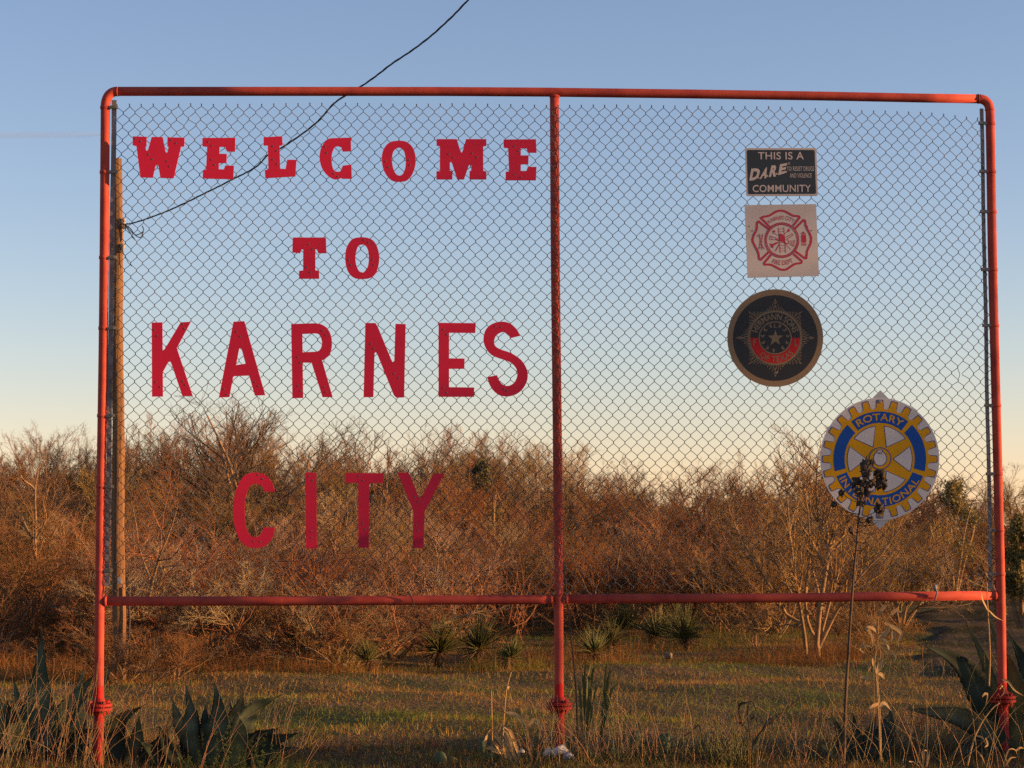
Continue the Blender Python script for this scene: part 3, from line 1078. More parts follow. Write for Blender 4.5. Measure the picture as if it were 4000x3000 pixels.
M['post'] = pipe_material()
posts = []
for pts, fl, nm in (([(411.5, 420), (404.5, 1264), (393.3, 2006), (388, 2500), (386.2, 2754)], (387, 2762), 'left'),
                    ([(2165.5, 372), (2167, 700), (2170, 1096), (2177, 1700), (2181.7, 2250), (2183.5, 2647), (2184.5, 2750)], (2185, 2757), 'mid'),
                    ([(3866, 430), (3868, 483), (3878, 1071), (3896, 1771), (3909, 2324), (3914, 2650), (3916.5, 2722)], (3918, 2730), 'right')):
    w3 = [sp(x, y) for x, y in pts]
    mb = MB()
    mb.tube(catmull(w3, 30), PR, 24)
    po = mb.build('post', M['post'], frame, True)
    posts.append((w3, po))
    # foot below the flange, painted newer red
    fc = sp(*fl)
    dn = (w3[-1] - w3[-2])
    dn = dn / np.linalg.norm(dn)
    foot = MB()
    endp = fc + dn * (fc[2] + 0.25)
    foot.tube([fc + dn * 0.012, endp], PR * 1.03, 24)
    foot.build('post_foot', M['pipe_new'], frame, True)
    fl_ = MB()
    for s0, s1 in ((-.020, -.003), (.003, .020)):
        ps = [fc + dn * s0, fc + dn * (s0 + .002), fc + dn * (s1 - .002), fc + dn * s1]
        fl_.tube(ps, [.073, .075, .075, .073], 32)
    fl_.tube([fc - dn * .052, fc - dn * .018], [PR * 1.08, PR * 1.5], 24)
    fl_.tube([fc + dn * .018, fc + dn * .045], [PR * 1.5, PR * 1.08], 24)
    flo = fl_.build('flange', M['pipe_new'], frame, False)
    for k in range(4):
        a = math.radians(40 + 90 * k)
        c = fc + np.array([math.cos(a), math.sin(a), 0]) * .057
        bm = MB()
        bm.tube([c - dn * .036, c - dn * .021, c - dn * .0205, c + dn * .0205, c + dn * .021, c + dn * .034, c + dn * .0345, c + dn * .045], [.0135, .0135, .007, .007, .0125, .0125, .007, .007], 6)
        bm.build('bolt', M['pipe_new'], flo)

# elbows with their weld beads
for p0, c, p1, b0, b1 in (((411.5, 420), (411.0, 357), (458, 357), (411.5, 416), (456, 357)),
                          ((3866, 430), (3865, 386.5), (3822, 386.3), (3866, 432), (3822, 386.3))):
    q0, qc, q1 = sp(*p0), sp(*c), sp(*p1)
    mb = MB()
    mb.tube(bezier_arc(q0, qc, q1, 14), PR * 1.03, 24)
    for bb, dr in ((q0, qc - q0), (q1, qc - q1)):
        dr = dr / np.linalg.norm(dr)
        mb.tube([bb - dr * .004, bb - dr * .001, bb + dr * .002], [PR * 1.02, PR * 1.16, PR * 1.02], 24)
    mb.build('elbow', M['pipe'], frame, True)

mb = MB()
mb.tube([sp(x, y) for x, y in ((458, 357), (1000, 357), (1720, 357.3), (2150, 360), (2170, 360.5), (2700, 367), (3200, 375), (3600, 383), (3822, 386.3))], PR, 24)
mb.build('top_rail', M['pipe'], frame, True)
for pts in (((412, 2348), (1100, 2347.5), (2100, 2342), (2152, 2341)), ((2212, 2339.5), (2990, 2336), (3400, 2331), (3886, 2326))):
    mb = MB()
    w3 = [sp(x, y) for x, y in pts]
    mb.tube(w3, PR, 24)
    for e, f_ in ((w3[0], w3[1]), (w3[-1], w3[-2])):
        dr = (f_ - e) / np.linalg.norm(f_ - e)
        mb.tube([e - dr * .008, e, e + dr * .010], [PR * 1.02, PR * 1.2, PR * 1.01], 24)
    mb.build('lower_rail', M['pipe'], frame, True)
# welded tees on the middle post
mb = MB()
c = sp(2166.5, 380)
mb.tube([c + np.array([0, 0, -.004]), c + np.array([0, 0, .006])], [PR * 1.03, PR * 1.25], 24)
mb.build('weld_bead', M['pipe'], frame, True)


def interp_post(w3, zt):
    zs = np.array([p[2] for p in w3])[::-1]
    return np.array([np.interp(zt, zs, np.array([p[a] for p in w3])[::-1]) for a in range(3)])


for side, ys, (w3, po), tab_to in ((1, (414, 673, 1006, 1282, 1624, 1900, 2228), posts[0], 26.0), (-1, (483, 671, 828, 1054, 1272, 1584, 1851, 2071, 2242), posts[2], 22.0)):
    for y in ys:
        zt = sp(400 if side > 0 else 3880, y)[2]
        c = interp_post(w3, zt)
        mb = MB()
        mb.tube([c + np.array([0, 0, -.010]), c + np.array([0, 0, -.009]), c + np.array([0, 0, .009]), c + np.array([0, 0, .010])], [PR + .0012, PR + .003, PR + .003, PR + .0012], 24)
        mb.build('brace_band', M['pipe'], po, True)
        tb = MB()
        e = c + SGD * side * (PR + .022) + SGN * .012
        tb.box(e, SGD * .026, SGN * .006, np.array([0, 0, .0095]))
        hb = c + SGD * side * (PR + .040) + SGN * .016
        tb.tube([hb, hb + SGN * .016], .0105, 6)
        tb.build('band_bolt', M['band'] if side > 0 else M['bolt'], po)

# ------------------------------------------------------------------ chain-link fabric: every woven wire is a part
fo = sp(1200, 2300, .034)
fabric = thing('chain_link_fabric', (fo[0], fo[1], fo[2]), 'galvanised chain-link mesh stretched across the red pipe frame', 'chain link mesh')
MO = .036
uu0, uu1 = 462.0, 3846.0
NC = 147                                  # half-pitch columns


def uv_of(p):
    return np.dot(p - SG0, SGD), p[2]


ua, _ = uv_of(sp(447, 1300, MO))
ub, _ = uv_of(sp(3852, 1300, MO))
half = (ub - ua) / NC
top_px = lambda x: np.interp(x, [440, 483, 1230, 2150, 2700, 3300, 3631, 3815, 3860], [408, 409, 411, 412, 420, 432, 445, 462, 464])
bot_px = lambda x: np.interp(x, [440, 1000, 2185, 3000, 3520, 3740, 3860], [2330, 2330, 2326, 2316, 2303, 2300, 2286])
qh = 0.0411
wires = []


def fab_point(u, z, off):
    return SG0 + SGD * u + np.array([0, 0, z]) + SGN * off


rngw = np.random.default_rng(5)
jit = rngw.normal(0, .0009, (NC + 2, 80, 2))
dam = []
for (x, y, rad) in ((735, 432, 2), (3762, 1440, 2)):
    u, z = uv_of(sp(x, y, MO))
    dam.append((u, z))
for k in range(NC):
    # wire k runs between node columns k and k+1; rows count down from the top
    um = ua + (k + .5) * half
    x_at = np.interp(um, [ua, ub], [447, 3852])
    zt = uv_of(sp(x_at, float(top_px(x_at)), MO))[1]
    zb = uv_of(sp(x_at, float(bot_px(x_at)), MO))[1]
    nrow = int((zt - zb) / qh)
    pts = []
    first = 0 if True else 1
    # leaning of the side bars: the fabric edge follows them
    for r in range(nrow + 1):
        col = k if (r + k) % 2 == 0 else k + 1
        z = zt - r * qh
        shear = np.interp(z, [0.9, 4.2], [1, 0])
        uL = np.interp(shear, [0, 1], [ua, ua - .042])
        uR = np.interp(shear, [0, 1], [ub, ub + .050])
        u = uL + (uR - uL) * col / NC
        jj = jit[col, min(r, 79)]
        u += jj[0]
        z += jj[1]
        sgn = 1 if col == k + 1 else -1       # tip points right or left
        du = 0.0
        for (du_, dz_) in dam:
            if abs(u - du_) < .028 and abs(z - dz_) < .03:
                du = -sgn * .024
                z += -sgn * .008
            elif abs(u - du_) < .075 and abs(z - dz_) < .09:
                z += .006 * math.sin(40 * (u - du_))
                u += .006 * math.sin(50 * (z - dz_))
        edge_d = min(col, NC - col) * half
        bow = -.024 * max(0.0, 1 - edge_d / .14) + min(1.0, edge_d / .14) * .012 * math.sin(u * 1.9 + 1.0) * math.sin(z * 1.5) + .005 * math.sin(u * 5.3 + z * 3.1)
        z += .004 * math.sin(u * 2.7 + z) + .003 * math.sin(u * 7.1 - z * 2)
        u += .004 * math.sin(z * 3.3 + u * 1.3)
        e = .0042
        tip = sgn * .0016
        if r == 0:
            # cut ends twisted together above the last weave
            pts.append(fab_point(u - sgn * .003, z + .009, MO + .003 * sgn))
            pts.append(fab_point(u + sgn * .001, z + .007, MO - .003 * sgn))
        pts.append(fab_point(u + tip + du, z + e, MO + (bow if edge_d < .14 else max(bow, -.004)) + .0022 * sgn))
        pts.append(fab_point(u + tip + du, z - e, MO + (bow if edge_d < .14 else max(bow, -.004)) - .0022 * sgn))
    wires.append(pts)
for pts in wires:
    mb = MB()
    mb.tube(pts, .0019, 5, caps=False)
    mb.build('wire', M['wire'], fabric, True)

# flat tension bars threaded through the fabric ends
for q, (x0, y0, x1, y1, wpx) in enumerate(((446, 391, 418, 2288, 19), (3834, 424, 3871, 2303, 15))):
    p0, p1 = sp(x0, y0, .004), sp(x1, y1, .004)
    mb = MB()
    ax = SGD * (wpx * .5 * 12.1 / F)
    n = 14
    vs, fs = [], []
    for i_ in range(n + 1):
        c = p0 + (p1 - p0) * i_ / n + SGD * .0016 * math.sin(i_ * 1.3) + SGN * .0012 * math.sin(i_ * 2.1)
        vs += [c - ax - SGN * .003, c + ax - SGN * .003, c + ax + SGN * .003, c - ax + SGN * .003]
    for i_ in range(n):
        for k in range(4):
            fs.append([4 * i_ + k, 4 * i_ + (k + 1) % 4, 4 * i_ + 4 + (k + 1) % 4, 4 * i_ + 4 + k])
    fs += [[3, 2, 1, 0], [4 * n + k for k in range(4)]]
    mb.add(vs, fs)
    mb.build('tension_bar', M['bar'], fabric)

# ties at the lower rail
for pts, m, lab, r_ in (([(1592, 2312), (1601, 2322), (1612, 2345), (1619, 2366), (1618, 2371)], M['black'], 'black wire tie slanting over the lower rail under the letters of CITY', .0035),
                        ([(3651, 2283), (3655, 2300), (3660, 2316), (3655, 2330), (3653, 2348)], M['bar'], 'grey strap tied round the lower rail near the right post', .0055)):
    mb = MB()
    mb.tube(catmull([sp(x, y, PR + .012) for x, y in pts], 12), r_, 8)
    if m is M['bar']:
        mb.box(sp(3655, 2296, PR + .012), SGD * .010, SGN * .003, np.array([0, 0, .02]))
    p = sp(*pts[-1])
    tag(mb.build('tie', m, None, True, loc=(p[0], p[1], p[2])), lab, 'tie')

# ------------------------------------------------------------------ flat shapes on the sign plane


def smooth_ring(ring, lim=48, sub=4):
    n = len(ring)
    P = [np.array(p, dtype=float) for p in ring]

    def turn(i_):
        a = P[i_] - P[i_ - 1]
        b_ = P[(i_ + 1) % n] - P[i_]
        c = np.dot(a, b_) / (np.linalg.norm(a) * np.linalg.norm(b_) + 1e-9)
        return math.degrees(math.acos(max(-1, min(1, c))))
    sm = [turn(i_) < lim for i_ in range(n)]
    out = []
    for i_ in range(n):
        j_ = (i_ + 1) % n
        out.append(P[i_])
        if sm[i_] or sm[j_]:
            if not (sm[i_] and sm[j_]):
                continue
            p0, p1, p2, p3 = P[i_ - 1], P[i_], P[j_], P[(j_ + 1) % n]
            for s in range(1, sub):
                f = s / sub
                out.append(0.5 * ((2 * p1) + (-p0 + p2) * f + (2 * p0 - 5 * p1 + 4 * p2 - p3) * f * f + (-p0 + 3 * p1 - 3 * p2 + p3) * f ** 3))
    return out


def slab(rings, zf, off, thick=0.0, sm=False):
    """polygon with holes traced on the sign plane -> solid plate (thick > 0) or printed sheet"""
    rings = [smooth_ring(r) if sm else [np.array(p, float) for p in r] for r in rings]
    tri = tessellate_polygon([[Vector((p[0], -p[1], 0)) for p in r] for r in rings])
    flat = [p for r in rings for p in r]
    front = [sp(*zf(p[0], p[1]), off + thick) for p in flat]
    V = list(front)
    Fs = []
    for t_ in tri:
        a, b_, c = (flat[q] for q in t_)
        ccw = (b_[0] - a[0]) * (-(c[1] - a[1])) - (-(b_[1] - a[1])) * (c[0] - a[0]) > 0
        Fs.append(list(t_) if ccw else list(t_)[::-1])
    if thick > 0:
        n = len(flat)
        V += [f - SGN * thick for f in front]
        Fs += [[q + n for q in f_][::-1] for f_ in Fs]
        s = 0
        for r in rings:
            m_ = len(r)
            for k in range(m_):
                a, b_ = s + k, s + (k + 1) % m_
                Fs.append([a, b_, b_ + n, a + n])
            s += m_
    return V, Fs


def sheet(name, polys, zf, off, m, parent, thick=0.0, sm=False):
    mb = MB()
    for rings in polys:
        mb.add(*slab(rings, zf, off, thick, sm))
    return mb.build(name, m, parent)


TXT = {}


def text_geo(body, bold=0.0, space=1.0):
    key = (body, bold, space)
    if key in TXT:
        return TXT[key]
    cu = bpy.data.curves.new('lettering', 'FONT')
    cu.body = body
    cu.offset = bold
    cu.space_character = space
    cu.resolution_u = 4
    ob = bpy.data.objects.new('lettering', cu)
    COL.objects.link(ob)
    dg = bpy.context.evaluated_depsgraph_get()
    me = bpy.data.meshes.new_from_object(ob.evaluated_get(dg))
    V = np.array([v.co[:2] for v in me.vertices])
    Fs = [list(p.vertices) for p in me.polygons]
    bpy.data.objects.remove(ob)
    bpy.data.curves.remove(cu)
    bpy.data.meshes.remove(me)
    lo, hi = V.min(0), V.max(0)
    V = (V - lo) / (hi - lo)
    TXT[key] = (V, Fs)
    return TXT[key]


def text_quad(body, TL, TR_, BR, BL, zf, off, bold=0.0, space=1.0):
    V, Fs = text_geo(body, bold, space)
    TL, TR_, BR, BL = (np.array(q, float) for q in (TL, TR_, BR, BL))
    out = []
    for x, y in V:
        p = BL * (1 - x) * (1 - y) + BR * x * (1 - y) + TL * (1 - x) * y + TR_ * x * y
        out.append(sp(*zf(*p), off))
    return out, Fs


def text_arc(body, c, r0, r1, a0, a1, zf, off, top=True, bold=0.0, space=1.0, sx=1.0):
    """top: r0 baseline radius, r1 cap radius, angles in degrees clockwise from up; bottom: angles from down, r0 outer baseline, r1 inner caps"""
    V, Fs = text_geo(body, bold, space)
    out = []
    for x, y in V:
        a = math.radians(a0 + (a1 - a0) * x)
        r = r0 + (r1 - r0) * y
        p = (c[0] + sx * r * math.sin(a), c[1] + (-r if top else r) * math.cos(a))
        out.append(sp(*zf(*p), off))
    return out, Fs


def circ(c, rx, ry=None, n=64, a0=0.0):
    ry = ry or rx
    return [(c[0] + rx * math.sin(a0 + 2 * math.pi * k / n), c[1] - ry * math.cos(a0 + 2 * math.pi * k / n)) for k in range(n)]


def stroke(pts, wd, closed=False):
    """ribbon polygon along a polyline"""
    P = [np.array(p, float) for p in pts]
    L, R_ = [], []
    for k in range(len(P)):
        a = P[k] - P[k - 1] if (k > 0 or closed) else P[1] - P[0]
        b_ = P[(k + 1) % len(P)] - P[k] if (k < len(P) - 1 or closed) else P[-1] - P[-2]
        a = a / (np.linalg.norm(a) + 1e-9)
        b_ = b_ / (np.linalg.norm(b_) + 1e-9)
        t_ = a + b_
        t_ = t_ / (np.linalg.norm(t_) + 1e-9)
        nn = np.array([-t_[1], t_[0]])
        sc = min(1.6, 1 / max(.4, np.dot(t_, b_)))
        L.append(P[k] + nn * wd * .5 * sc)
        R_.append(P[k] - nn * wd * .5 * sc)
    if closed:
        return [L, R_]
    return [L + R_[::-1]]


def bolts(parent, pts, zf, off, r=.0045, m=None):
    for x, y in pts:
        c = sp(*zf(x, y), off)
        mb = MB()
        mb.tube([c, c + SGN * .0007, c + SGN * .0016], [r * 1.2, r * 1.1, r * .6], 8)
        mb.build('bolt', m or M['bolt'], parent)


Z1 = zmap(300, 300, 2.212)
Z2 = zmap(1200, 300, 2.0109)
Z3 = zmap(400, 1150, 2.4578)
Z4 = zmap(1200, 1150, 2.212)
Z5 = zmap(800, 1780, 2.212)
ID = lambda x, y: (x, y)
LOFF, LTH = .052, .007
LET = [
    ('W', 'WELCOME', 'first letter of the top row, nearest the left post', Z1, [[(484, 514), (603, 518), (602, 600), (594, 604), (597, 632), (607, 640), (615, 630), (647, 519), (742, 520), (766, 645), (775, 656), (784, 650), (792, 604), (781, 598), (783, 522), (931, 526), (928, 602), (901, 602), (836, 877), (722, 873), (704, 765), (691, 758), (680, 768), (657, 872), (549, 868), (515, 598), (482, 590)]], False,
     [(506, 536), (552, 558), (813, 548), (858, 576), (620, 672), (654, 712), (782, 728), (801, 774)]),
    ('E', 'WELCOME', 'between W and L in the top row', Z1, [[(1085, 528), (1370, 526), (1367, 647), (1296, 644), (1283, 606), (1234, 604), (1231, 664), (1296, 666), (1293, 744), (1227, 746), (1226, 798), (1270, 800), (1283, 765), (1358, 769), (1352, 885), (1088, 878), (1089, 806), (1117, 803), (1126, 604), (1085, 600)]], False,
     [(1135, 562), (1168, 596), (1166, 716), (1190, 760)]),
    ('L', 'WELCOME', 'tilted, top row, cable passing behind it', Z1, [[(1614, 522), (1774, 513), (1778, 588), (1752, 597), (1757, 793), (1803, 796), (1818, 716), (1898, 717), (1889, 860), (1628, 876), (1624, 806), (1655, 800), (1650, 592), (1614, 594)]], False,
     [(1694, 600), (1726, 640), (1694, 716), (1732, 752)]),
    ('C', 'WELCOME', 'between L and O in the top row', Z2, [[(190, 482), (343, 477), (345, 584), (278, 587), (268, 553), (240, 544), (215, 552), (198, 590), (192, 640), (197, 700), (212, 735), (240, 746), (262, 738), (280, 697), (347, 689), (351, 800), (278, 801), (266, 794), (246, 803), (205, 803), (160, 775), (120, 725), (99, 660), (99, 600), (115, 545), (150, 502)]], True,
     [(140, 550), (152, 596), (209, 760), (240, 784)]),
    ('O', 'WELCOME', 'oval, between C and M in the top row', Z2, [[(680, 505), (750, 503), (790, 517), (825, 550), (846, 600), (853, 660), (843, 720), (820, 775), (785, 812), (745, 823), (690, 823), (650, 803), (615, 760), (594, 710), (586, 650), (590, 600), (608, 555), (640, 520)],
                                            [(715, 556), (740, 562), (762, 590), (773, 650), (771, 710), (755, 755), (735, 774), (715, 774), (693, 757), (675, 715), (666, 660), (670, 610), (685, 575)]], True,
     [(616, 664), (637, 711), (799, 654), (806, 694)]),
    ('M', 'WELCOME', 'widest letter at the right of the top row', Z2, [[(1016, 489), (1175, 489), (1201, 575), (1212, 597), (1222, 580), (1248, 489), (1407, 489), (1407, 543), (1383, 545), (1383, 738), (1408, 743), (1408, 806), (1275, 806), (1275, 741), (1287, 738), (1290, 695), (1281, 687), (1270, 695), (1232, 806), (1178, 806), (1138, 680), (1130, 667), (1121, 672), (1121, 738), (1140, 741), (1141, 806), (1015, 806), (1015, 741), (1042, 741), (1042, 545), (1016, 540)]], False,
     [(1110, 608), (1148, 636), (1296, 603), (1333, 631)]),
    ('E', 'WELCOME', 'last letter of the top row beside the middle post', Z2, [[(1543, 492), (1797, 490), (1802, 596), (1732, 596), (1724, 562), (1678, 560), (1678, 617), (1739, 617), (1737, 686), (1678, 688), (1678, 739), (1722, 739), (1732, 707), (1801, 707), (1797, 813), (1559, 813), (1559, 745), (1586, 743), (1578, 560), (1543, 556)]], False,
     [(1628, 546), (1660, 584), (1629, 769), (1680, 790)]),
    ('T', 'TO', 'first of the two letters in the second row', ID, [[(1143.6, 927.5), (1273, 927.5), (1275, 989), (1243, 989), (1237, 974), (1232, 974), (1231.8, 1056), (1246, 1057), (1247, 1088.7), (1168, 1089), (1168, 1058), (1184, 1056), (1184, 974), (1178, 973.6), (1172.5, 989), (1141.7, 986)]], False,
     [(1206, 955), (1221, 974), (1197, 1043), (1212, 1063)]),
    ('O', 'TO', 'second of the two letters in the second row', Z2, [[(400, 1262), (460, 1262), (510, 1280), (543, 1320), (562, 1380), (566, 1430), (558, 1490), (538, 1545), (505, 1575), (460, 1587), (395, 1587), (350, 1567), (318, 1525), (302, 1470), (298, 1410), (308, 1345), (335, 1295), (365, 1270)],
                                        [(430, 1318), (450, 1320), (473, 1350), (483, 1400), (482, 1460), (468, 1510), (440, 1538), (415, 1532), (393, 1500), (380, 1450), (381, 1395), (395, 1340), (410, 1322)]], True,
     [(446, 1282), (480, 1302), (326, 1438), (343, 1478), (516, 1437), (522, 1477)]),
    ('K', 'KARNES', 'first letter of the third row', Z3, [[(473, 270), (576, 268), (578, 542), (590, 538), (752, 267), (848, 263), (714, 515), (867, 975), (768, 977), (660, 660), (648, 643), (632, 650), (580, 745), (581, 981), (476, 981)]], False,
     [(498, 340), (524, 398), (770, 286), (785, 328), (512, 842), (552, 886), (770, 834), (796, 870)]),
    ('A', 'KARNES', 'pointed, second in the third row, above a tall bare tree', Z3, [[(1258, 262), (1363, 257), (1563, 967), (1463, 971), (1410, 785), (1402, 779), (1263, 785), (1255, 792), (1219, 986), (1118, 989)], [(1322, 513), (1335, 520), (1374, 665), (1283, 678), (1313, 520)]], False,
     [(1287, 358), (1324, 403), (1464, 842), (1495, 880), (1164, 908), (1194, 960)]),
    ('R', 'KARNES', 'third in the third row, between A and N', ID, [[(1137.2, 1265.6), (1221.9, 1262.7), (1240, 1264), (1256.5, 1267.5), (1277, 1281), (1290.4, 1303.7), (1296.3, 1330.8), (1295, 1362.5), (1286, 1385), (1270, 1401), (1258.3, 1407.7), (1299.5, 1551.4), (1259.7, 1551.4), (1216.7, 1416.7), (1184.4, 1416.5), (1182.4, 1423), (1184.4, 1554.4), (1142, 1555.6)],
                                          [(1181.2, 1304.6), (1234, 1302), (1250, 1312.7), (1257.7, 1337), (1252.4, 1361.6), (1234, 1373.8), (1182, 1376)]], True,
     [(1258, 1292), (1272, 1308), (1163, 1395), (1174, 1417), (1164, 1506), (1175, 1528), (1266, 1513), (1272, 1531)]),
    ('N', 'KARNES', 'fourth in the third row, between R and E', Z4, [[(502, 247), (590, 247), (610, 280), (725, 560), (738, 585), (752, 580), (762, 254), (851, 256), (838, 890), (770, 892), (748, 870), (605, 515), (592, 498), (582, 508), (572, 888), (487, 888)]], False,
     [(549, 428), (577, 468), (752, 686), (789, 722)]),
    ('E', 'KARNES', 'thin-armed, in the third row beside S', Z4, [[(1135, 245), (1457, 248), (1452, 333), (1226, 331), (1226, 552), (1360, 554), (1358, 643), (1226, 643), (1226, 801), (1443, 804), (1443, 885), (1135, 885)]], False,
     [(1178, 303), (1206, 346), (1178, 805), (1206, 847)]),
    ('S', 'KARNES', 'curved last letter of the third row', Z4, [[(1840, 357), (1755, 378), (1740, 350), (1715, 330), (1690, 325), (1660, 335), (1630, 360), (1616, 400), (1618, 430), (1635, 455), (1680, 478), (1745, 500), (1810, 535), (1860, 580), (1895, 640), (1906, 700), (1895, 760), (1860, 820), (1810, 860), (1750, 880), (1700, 880), (1650, 865), (1600, 820), (1570, 765), (1555, 714), (1641, 698), (1655, 740), (1685, 775), (1720, 790), (1755, 785), (1790, 760), (1812, 715), (1815, 670), (1800, 630), (1760, 590), (1700, 565), (1640, 545), (1590, 520), (1550, 475), (1527, 420), (1524, 370), (1540, 310), (1580, 265), (1640, 240), (1700, 236), (1755, 252), (1800, 290), (1825, 325)]], True,
     [(1626, 276), (1674, 284), (1703, 815), (1725, 835)]),
    ('C', 'CITY', 'first letter of the lowest row, against the brush', Z5, [[(607, 312), (517, 312), (500, 275), (470, 250), (430, 242), (400, 255), (375, 290), (355, 350), (345, 440), (346, 540), (357, 620), (385, 680), (420, 702), (460, 698), (490, 670), (508, 620), (605, 620), (595, 680), (565, 740), (520, 780), (470, 795), (410, 797), (350, 775), (300, 725), (265, 640), (248, 540), (245, 450), (260, 340), (290, 250), (330, 185), (380, 152), (440, 146), (500, 155), (550, 190), (590, 250)]], True,
     [(459, 166), (497, 201), (420, 741), (479, 745)]),
    ('I', 'CITY', 'straight bar in the lowest row, against the brush', Z5, [[(868, 146), (963, 146), (969, 802), (875, 802)]], False,
     [(900, 175), (930, 214), (920, 654), (921, 708)]),
    ('T', 'CITY', 'plain, between I and Y in the lowest row', Z5, [[(1213, 148), (1543, 151), (1541, 237), (1421, 236), (1417, 796), (1327, 796), (1327, 234), (1213, 234)]], False,
     [(1330, 176), (1367, 214), (1366, 589), (1386, 636)]),
    ('Y', 'CITY', 'forked last letter of the lowest row', Z5, [[(1667, 146), (1763, 147), (1845, 350), (1858, 372), (1872, 360), (1978, 155), (2068, 155), (1900, 485), (1888, 797), (1797, 797), (1803, 485)]], False,
     [(1812, 360), (1843, 400), (1824, 597), (1841, 645)]),
]
for ch, word, lab, zf, rings, sm, bl in LET:
    V, Fs = slab(rings, zf, LOFF, LTH, sm)
    A = np.array(V)
    c = A.mean(0)
    slabby = 'slab-serif ' if word in ('WELCOME', 'TO') else ''
    t = thing('letter', (c[0], c[1], A[:, 2].min()), 'crimson %sletter %s of %s, %s' % (slabby, ch, word, lab), 'letter', 'crimson letters spelling ' + word)
    new_mesh_obj('plate', V, Fs, M['letter'], t)
    bolts(t, bl, zf, LOFF + LTH)

# ------------------------------------------------------------------ the four badges
# 1 dark community sign
Z = zmap(2850, 540, 5.53)


def rrect(TL, TR_, BR, BL, r, n=5):
    P = [np.array(q, float) for q in (TL, TR_, BR, BL)]
    out = []
    for k in range(4):
        a, b_, c = P[k - 1], P[k], P[(k + 1) % 4]
        p0 = b_ + (a - b_) / np.linalg.norm(a - b_) * r
        p1 = b_ + (c - b_) / np.linalg.norm(c - b_) * r
        for f in np.linspace(0, 1, n):
            out.append((1 - f) ** 2 * p0 + 2 * f * (1 - f) * b_ + f * f * p1)
    return out


SO = .052
c = sp(*Z(1120, 1250), SO)
t = thing('community_sign', c, 'dark navy sign reading THIS IS A COMMUNITY, topmost of the four badges', 'sign')
sheet('plate', [[rrect((333, 212), (1872, 212), (1908, 1247), (360, 1252), 45)]], Z, SO, M['print_grey'], t, .003)
sheet('dark_panel', [[rrect((375, 252), (1837, 252), (1868, 1200), (402, 1208), 40)]], Z, SO + .0036, M['navy'], t)
mb = MB()
o5 = SO + .0042
mb.add(*text_quad('THIS IS A', (612, 298), (1603, 296), (1605, 460), (615, 457), Z, o5, .012, 1.06))
mb.add(*text_quad('COMMUNITY', (497, 1008), (1757, 1003), (1760, 1162), (497, 1165), Z, o5, .012, 1.05))
mb.add(*text_quad('TO RESIST DRUGS', (1240, 612), (1822, 606), (1825, 705), (1240, 705), Z, o5, .0, 1.05))
mb.add(*text_quad('AND VIOLENCE', (1302, 757), (1772, 757), (1772, 850), (1302, 852), Z, o5, .0, 1.05))
# slanted brush capitals D.A.R.E.
for ch, q in (('D', ((470, 655), (690, 640), (600, 905), (425, 915))), ('A', ((735, 640), (860, 615), (790, 865), (640, 885))), ('R', ((905, 590), (1060, 570), (1005, 825), (845, 842))), ('E', ((1090, 560), (1250, 535), (1195, 755), (1045, 800)))):
    mb.add(*text_quad(ch, q[0], q[1], q[2], q[3], Z, o5, .05))
for x, y in ((618, 852), (812, 815), (1015, 768), (1218, 725)):
    mb.add(*slab([circ((x, y), 20, n=10)], Z, o5))
mb.add(*slab([circ((1285, 545), 25, n=16), circ((1285, 545), 17, n=16)], Z, o5))
mb.build('lettering', M['print_grey'], t)

# 2 fire department board
Z = zmap(2850, 780, 5.185)
c = sp(*Z(1090, 1570), SO)
t = thing('fire_department_sign', c, 'square cream board with red Maltese cross reading KARNES CITY FIRE DEPT', 'sign')
sheet('plate', [[[(305, 110), (1750, 88), (1812, 1545), (365, 1583)]]], Z, SO, M['cream_sign'], t, .004)
o5 = SO + .0048
arms = [
    [(820, 560), (640, 370), (690, 345), (800, 325), (900, 265), (970, 232), (1040, 222), (1110, 232), (1180, 265), (1290, 325), (1395, 335), (1418, 362), (1285, 530)],
    [(1325, 585), (1495, 415), (1530, 430), (1545, 530), (1610, 660), (1645, 740), (1652, 810), (1640, 890), (1580, 1020), (1562, 1120), (1555, 1180), (1530, 1190), (1335, 1045)],
    [(1300, 1100), (1460, 1240), (1450, 1282), (1330, 1300), (1210, 1375), (1150, 1412), (1085, 1420), (1020, 1408), (960, 1375), (840, 1318), (715, 1312), (700, 1282), (850, 1105)],
    [(795, 1060), (632, 1218), (600, 1190), (580, 1070), (510, 930), (472, 850), (472, 780), (500, 700), (550, 600), (560, 470), (590, 440), (795, 600)]]
sheet('cross_outline', [stroke(catmull(a_[1:-1], 30).tolist() and [a_[0]] + [tuple(p) for p in catmull(a_[1:-1], 30)] + [a_[-1]], 42) for a_ in arms], Z, o5, M['fire_red'], t)
cc = (1060, 820)
rope = []
rope.append([circ(cc, 352, 362), circ(cc, 340, 350)])
rope.append([circ(cc, 312, 316), circ(cc, 302, 306)])
for k in range(72):
    a = 2 * math.pi * k / 72
    a2 = a + .055
    rope.append(stroke([(cc[0] + 308 * math.sin(a), cc[1] - 313 * math.cos(a)), (cc[0] + 346 * math.sin(a2), cc[1] - 355 * math.cos(a2))], 17))
sheet('rope_ring', rope, Z, o5, M['fire_red'], t)
tool = []
L_ = lambda *p, w_=9: tool.append(stroke(p, w_))
L_((990, 565), (1028, 1080), w_=13)                      # ladder
L_((1097, 558), (1140, 1080), w_=13)
for k in range(9):
    f = .06 + .107 * k
    if .25 < f < .58:
        continue
    L_((990 + 38 * f, 565 + 515 * f), (1097 + 43 * f, 558 + 522 * f), w_=9)
tool.append([[(992, 700), (1040, 680), (1095, 720), (1122, 800), (1125, 860), (1060, 830), (1005, 820)]])   # helmet crown
tool.append(stroke(catmull([(925, 800), (990, 825), (1075, 845), (1140, 885), (1205, 880)], 14), 22))   # brim
